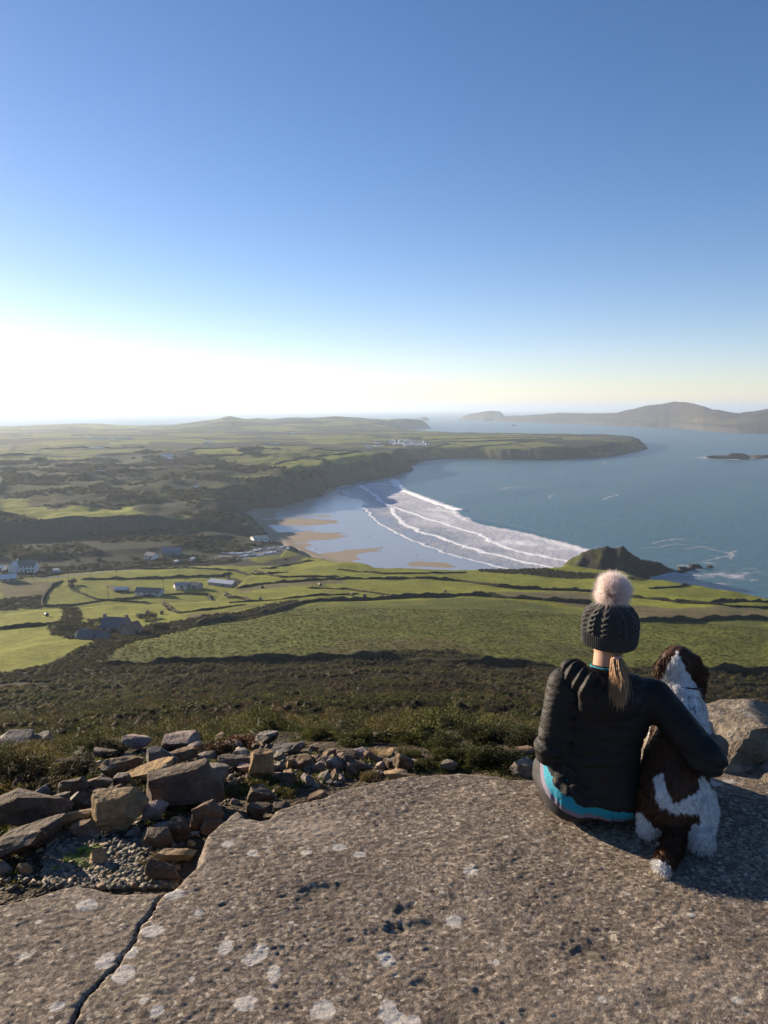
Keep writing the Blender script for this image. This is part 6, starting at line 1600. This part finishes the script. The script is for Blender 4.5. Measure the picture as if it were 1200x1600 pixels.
def fur_mat(name, trans=.3):
    t = NT(name); t.bsdf(Base_Color=t.attr('col'), Roughness=.6, Specular_IOR_Level=.25)
    tr = t.n('ShaderNodeBsdfTranslucent'); t.set(tr.inputs[0], t.attr('col')); mx = t.n('ShaderNodeMixShader'); mx.inputs[0].default_value = trans
    t.t.links.new(t.b.outputs[0], mx.inputs[1]); t.t.links.new(tr.outputs[0], mx.inputs[2]); t.t.links.new(mx.outputs[0], t.out.inputs[0]); return t.m
rg = np.random.RandomState(21)
n = 26000; d = rg.normal(size=(n, 3)); d /= np.linalg.norm(d, axis=1)[:, None]
base = d * .030 * rg.uniform(.5, 1, (n, 1))
flow = np.tile(np.array([.22, .05, .12]), (n, 1)) + .16 * np.stack([np.sin(d[:, 2] * 6), np.cos(d[:, 0] * 7), np.sin(d[:, 1] * 5)], 1)
colr = np.array((.90, .76, .73)) * (1 + .12 * rg.normal(size=(n, 1))); colr = np.clip(colr, .2, .9)
fm_ = fur_mesh('pompom', base, d, np.full(n, .047), .0006, colr, rg, flow, .6, .11)
pm = obj('pompom', fm_, fur_mat('pink_fur', .5), hat, (.004, .004, .196))

# hair under the hat and the ponytail
Vh, Fh, Ch = [], [], []
def strand(pts, w, cc):
    pts = np.array(pts); n = len(pts)
    tg = np.gradient(pts, axis=0); tg /= np.linalg.norm(tg, axis=1)[:, None] + 1e-9
    a = np.cross(tg, (0, 1, .2)); a /= np.linalg.norm(a, axis=1)[:, None] + 1e-9; b = np.cross(tg, a)
    i0 = sum(len(v) for v in Vh); ww = w * np.linspace(1, .35, n)[:, None]
    ring = np.stack([pts + a * ww, pts - a * ww * .5 + b * ww * .87, pts - a * ww * .5 - b * ww * .87], 1).reshape(-1, 3); Vh.append(ring); Ch.append(np.tile(cc, (len(ring), 1)))
    for k in range(n - 1):
        for m in range(3): Fh.append((i0 + 3 * k + m, i0 + 3 * k + (m + 1) % 3, i0 + 3 * k + 3 + (m + 1) % 3, i0 + 3 * k + 3 + m))
tie = np.array((.833, 2.788, .612)); blond = [(.55, .35, .19), (.45, .27, .14), (.64, .44, .27), (.36, .21, .11)]
for i in range(1000):
    sp = rg.normal(0, 1, 2); s = np.linspace(0, 1, 8)[:, None]
    tip = np.array((.814 + .010 * sp[0] + .009 * (i % 3 - 1), 2.668 + .007 * sp[1], .510 + .018 * rg.normal())); midp = np.array((.822 + .013 * sp[0], 2.700 + .008 * sp[1], .588))
    st = tie + np.array((.006 * sp[0], .006 * sp[1], 0)); pts = st * (1 - s) ** 2 + 2 * s * (1 - s) * midp + s * s * tip
    pts[:, 0] += .002 * np.sin(s[:, 0] * 9 + i); strand(pts, .0010, np.array(blond[i % 4]) * rg.uniform(.8, 1.2))
for i in range(260):   # drawn back from under the brim
    a = rg.uniform(-1.25, 1.25); s = np.linspace(0, 1, 7)[:, None]
    st = np.array((.832 + .074 * math.sin(a), 2.885 - .088 * math.cos(a), .655 + rg.uniform(-.01, .015))); md = np.array((.832 + .042 * math.sin(a), 2.812 - .008 * math.cos(a), .618 + .008 * abs(a) + rg.uniform(-.006, .006)))
    strand(st * (1 - s) ** 2 + 2 * s * (1 - s) * md + s * s * tie, .0012, np.array(blond[i % 4]) * rg.uniform(.7, 1.1))
me = mesh_from('ponytail', np.concatenate(Vh) - B, np.array(Fh)); set_color(me, 'col', np.concatenate(Ch))
hair = obj('ponytail', me, fur_mat('blond_hair', .2), person)
f = Field((.80, 2.75, .58), (.87, 2.82, .645), .003); f.ell(tuple(tie), (.014, .012, .009), 0); me, V = f.mesh('hair_tie', B); obj('hair_tie', me, simple_mat('pink_hair_tie', (.55, .27, .24), .7), hair)

# ------------------------------------------------------------------ the dog
DB = np.array([1.04, 2.74, 0.0])
dog = empty('dog', tuple(DB + SZ)); tag(dog, 'brown and white spaniel sitting at the person\'s right side with its back turned', 'dog')
f = Field((.82, 2.38, -.01), (1.36, 3.26, .66), .0056)
f.ell((1.025, 2.70, .125), (.104, .115, .122), .03, -.35)
f.chain([(1.025, 2.70, .14, .102), (1.065, 2.785, .225, .100), (1.108, 2.875, .31, .088), (1.130, 2.945, .385, .072), (1.140, 2.99, .455, .060)], .05)
f.ell((1.12, 2.96, .265), (.085, .085, .10), .05)                                        # chest
f.ell((.955, 2.745, .095), (.052, .10, .09), .025, -.35); f.ell((1.112, 2.69, .098), (.058, .10, .098), .025, -.35)       # haunches
f.chain([(.925, 2.665, .030, .027), (.955, 2.80, .022, .024), (.962, 2.84, .020, .028)], .02); f.chain([(1.085, 2.575, .032, .030), (1.155, 2.73, .024, .026), (1.168, 2.77, .022, .030)], .02)   # hocks and hind feet
f.cap((.928, 2.668, .035), (.938, 2.72, .09), .026, .04, .03); f.cap((1.088, 2.582, .04), (1.11, 2.65, .10), .028, .045, .03)
for (sx, sy, fx, fy) in ((1.075, 2.985, 1.085, 3.03), (1.175, 2.955, 1.19, 3.00)):
    f.chain([(sx, sy, .25, .045), (fx - .004, fy - .015, .12, .030), (fx, fy, .04, .024), (fx + .008, fy + .03, .018, .026)], .02)   # forelegs
f.chain([(1.008, 2.600, .055, .036), (.965, 2.535, .036, .030), (.925, 2.475, .024, .024), (.903, 2.440, .020, .016)], .03)      # tail
f.ell((1.142, 3.02, .520), (.068, .082, .066), .03, -.35)                                  # skull
f.chain([(1.165, 3.08, .505, .045), (1.192, 3.145, .485, .032)], .03); f.ell((1.198, 3.165, .492), (.015, .012, .012), .006)   # muzzle and nose
f.chain([(1.090, 3.005, .545, .020), (1.078, 3.000, .505, .030), (1.076, 2.998, .455, .025)], .015); f.chain([(1.190, 2.985, .545, .022), (1.202, 2.980, .500, .031), (1.204, 2.975, .440, .027)], .015)   # ears
x, y, z = f.grid()
g_ = lambda s: (x * s + 0 * y + 0 * z, y * s + 0 * x + 0 * z, z * s * .6 + 0 * x + 0 * y)
f.a -= (.006 * vnoise3(*g_(40), 7) + .004 * vnoise3(*g_(85), 8)).astype(np.float32)
f.a = np.maximum(f.a, (.002 - z).astype(np.float32) + 0 * f.a)
me, V = f.mesh('body', DB)
W = V + DB + SZ
px_, py_ = pix(W[:, 0], W[:, 1], W[:, 2])
jx, jy = px_ + 4 * vnoise2(px_ / 5., py_ / 7., 5), py_ + 7 * vnoise2(px_ / 4., py_ / 8., 6)
zz4 = lambda pts: [(980 + a / 4., 990 + b / 4.) for a, b in pts]
wh = np.zeros(len(W), bool)
for poly in ([(300, 118), (322, 122), (335, 160), (400, 270), (465, 390), (540, 560), (540, 640), (380, 640), (280, 500), (170, 400), (190, 330), (225, 250), (262, 180)],
             [(165, 900), (222, 878), (245, 970), (300, 1062), (440, 992), (462, 870), (510, 940), (600, 1010), (600, 1150), (570, 1260), (520, 1400), (400, 1410), (366, 1350), (390, 1240), (400, 1205), (470, 1190), (440, 1120), (340, 1130), (240, 1105), (180, 1060)],
             [(60, 1120), (105, 1140), (160, 1190), (205, 1300), (195, 1350), (60, 1340)], [(150, 1400), (200, 1405), (270, 1450), (260, 1540), (150, 1520)]):
    wh |= inside(jx, jy, zz4(poly))
fr = (V + DB)
wh |= (fr[:, 1] > 2.93) & (fr[:, 2] < .30)
wh |= (fr[:, 1] > 3.10) & (np.abs(fr[:, 0] - 1.18) < .018)
wh |= (np.hypot(fr[:, 0] - .93, fr[:, 1] - 2.66) < .05) & (fr[:, 2] < .05)
BR, WH = np.array((0.060, 0.028, 0.014)), np.array((0.66, 0.65, 0.64))
dc = np.where(wh[:, None], WH, BR) * (1 + .25 * vnoise3(W[:, 0] * 60, W[:, 1] * 60, W[:, 2] * 30, 4))[:, None]
fleck = wh & (vnoise2(px_ / 3., py_ / 9., 12) > .33) & (py_ > 1085) & (py_ < 1140); dc[fleck] *= .45
nose = np.hypot(fr[:, 0] - 1.198, fr[:, 1] - 3.168) < .016; dc[nose & (fr[:, 2] > .48)] = .01
dc = np.clip(dc, .006, .9); set_color(me, 'col', dc)
fm = fur_mat('dog_coat', .05)
obj('body', me, fm, dog)
# coat of fine hair following the body
polys = np.empty(len(me.polygons) * 4, np.int32); me.polygons.foreach_get('vertices', polys); polys = polys.reshape(-1, 4)
nr_ = np.empty(len(me.vertices) * 3, np.float32); me.vertices.foreach_get('normal', nr_); nr_ = nr_.reshape(-1, 3)
rg = np.random.RandomState(31); N = 46000
pk = rg.randint(len(polys), size=N); wv = rg.dirichlet((1, 1, 1, 1), N)[:, :, None]
bp = (V[polys[pk]] * wv).sum(1); bn = (nr_[polys[pk]] * wv).sum(1); bc = (dc[polys[pk]] * wv).sum(1)
near_w = (bc[:, 0] > .3); bc = np.where(near_w[:, None], np.maximum(bc, .42 * WH / .66), bc * 1.15)
wp_ = bp + DB
flow = np.tile(np.array([-.10, -.35, -1.0]), (N, 1)); flow[wp_[:, 2] < .18] = (-.1, -.5, -.55)
ear = (wp_[:, 2] > .42) & (np.abs(wp_[:, 0] - 1.142) > .05); tail_ = (wp_[:, 1] < 2.6) & (wp_[:, 2] < .09)
flow[tail_] = (-.5, -.7, -.1)
ln = np.where(ear, .022, np.where(tail_, .020, .0115)) * (1 + .25 * near_w)
flow += .35 * np.stack([vnoise3(wp_[:, 0] * 22, wp_[:, 1] * 22, wp_[:, 2] * 22, 40), vnoise3(wp_[:, 0] * 22, wp_[:, 1] * 22, wp_[:, 2] * 22, 41), 0 * wp_[:, 0]], 1) * 2
ok = wp_[:, 2] > .008
fme = fur_mesh('coat', bp[ok], (bn * .55)[ok], ln[ok], .0009, bc[ok], rg, flow[ok] * .8, .5, .14)
cv_ = np.empty(len(fme.vertices) * 3, np.float32); fme.vertices.foreach_get('co', cv_); cv_ = cv_.reshape(-1, 3); cv_[:, 2] = np.maximum(cv_[:, 2], .002); fme.vertices.foreach_set('co', cv_.ravel())
co_ = obj('coat', fme, fm, dog); co_['kind'] = 'stuff'
# collar
f = Field((1.04, 2.86, .40), (1.25, 3.09, .53), .0035)
x, y, z = f.grid(); ax = np.array((.05, .28, .96)); ax /= np.linalg.norm(ax); cc = np.array((1.140, 2.976, .437))
hh = (x - cc[0]) * ax[0] + (y - cc[1]) * ax[1] + (z - cc[2]) * ax[2]; rr2 = np.sqrt(np.maximum((x - cc[0]) ** 2 + (y - cc[1]) ** 2 + (z - cc[2]) ** 2 - hh ** 2, 0))
f.a = np.maximum(np.abs(rr2 - .0765) - .0025, np.abs(hh) - .0045).astype(np.float32)
me, V = f.mesh('collar', DB); obj('collar', me, simple_mat('dark_collar', (.03, .03, .03), .6), dog)

# ------------------------------------------------------------------ people on the sand
def walker(seed, stride, top, bot):
    f = Field((-.5, -.5, -.05), (.5, .5, 1.85), .045)
    s = stride
    f.chain([(.09, 0, .92, .10), (.10, s * .5, .5, .075), (.10, s * .35, .06, .05)], .04); f.chain([(-.09, 0, .92, .10), (-.10, -s * .4, .5, .075), (-.10, -s, .08, .05)], .04)
    f.cap((.10, s * .35, .05), (.10, s * .35 + .16, .04), .05, .045, .02); f.cap((-.10, -s, .05), (-.10, -s + .16, .04), .05, .045, .02)
    f.ell((0, 0, 1.0), (.17, .13, .16), .06); f.ell((0, 0, 1.25), (.20, .13, .26), .06); f.cap((-.17, 0, 1.42), (.17, 0, 1.42), .07, .07, .05)
    f.chain([(.22, 0, 1.4, .06), (.27, -s * .3, 1.12, .05), (.25, s * .3, .88, .045)], .03); f.chain([(-.22, 0, 1.4, .06), (-.27, s * .3, 1.12, .05), (-.25, s * .2, .88, .045)], .03)
    f.cap((0, 0, 1.48), (0, .01, 1.58), .055, .055, .03); f.ell((0, .01, 1.66), (.078, .095, .115), .02)
    me, V = f.mesh('person')
    set_color(me, 'col', np.where((V[:, 2] > 1.54)[:, None], (.30, .18, .12), np.where((V[:, 2] > .95)[:, None], top, bot)))
    t = bpy.data.materials.get('walker_clothes')
    if not t: q = NT('walker_clothes'); q.bsdf(Base_Color=q.attr('col'), Roughness=.8); t = q.m
    me.materials.append(t); return me
wk = [walker(0, .22, (.03, .035, .05), (.02, .02, .025)), walker(1, .15, (.05, .03, .03), (.03, .03, .04)), walker(2, .28, (.02, .02, .02), (.04, .045, .06))]
for i, (x, y, lab) in enumerate([(524.5, 833.5, 'dark-clothed person on the sand, left one of a pair'), (528.5, 833.5, 'dark-clothed person on the sand, right one of a pair'), (509, 850, 'dark-clothed person walking alone below the pair on the sand'), (494, 859, 'person on the sand nearest the beach corner'), (577, 840, 'person standing on the wet sand near the foam line'), (596, 857, 'person standing straight at the tip of the sandbar'),
                                 (652, 869, 'person walking at the right of the wet sand'), (504, 792, 'tiny person far up the beach below the cliffs'), (462, 852, 'person at the edge of the car park wall on the sand'), (427, 812, 'tiny person on the upper dry sand')]):
    p = P(x, y, .35); o = obj('person', wk[i % 3], loc=(p[0], p[1], .28)); o.rotation_euler = (0, 0, x * 1.7); tag(o, lab, 'person', 'people on the beach')
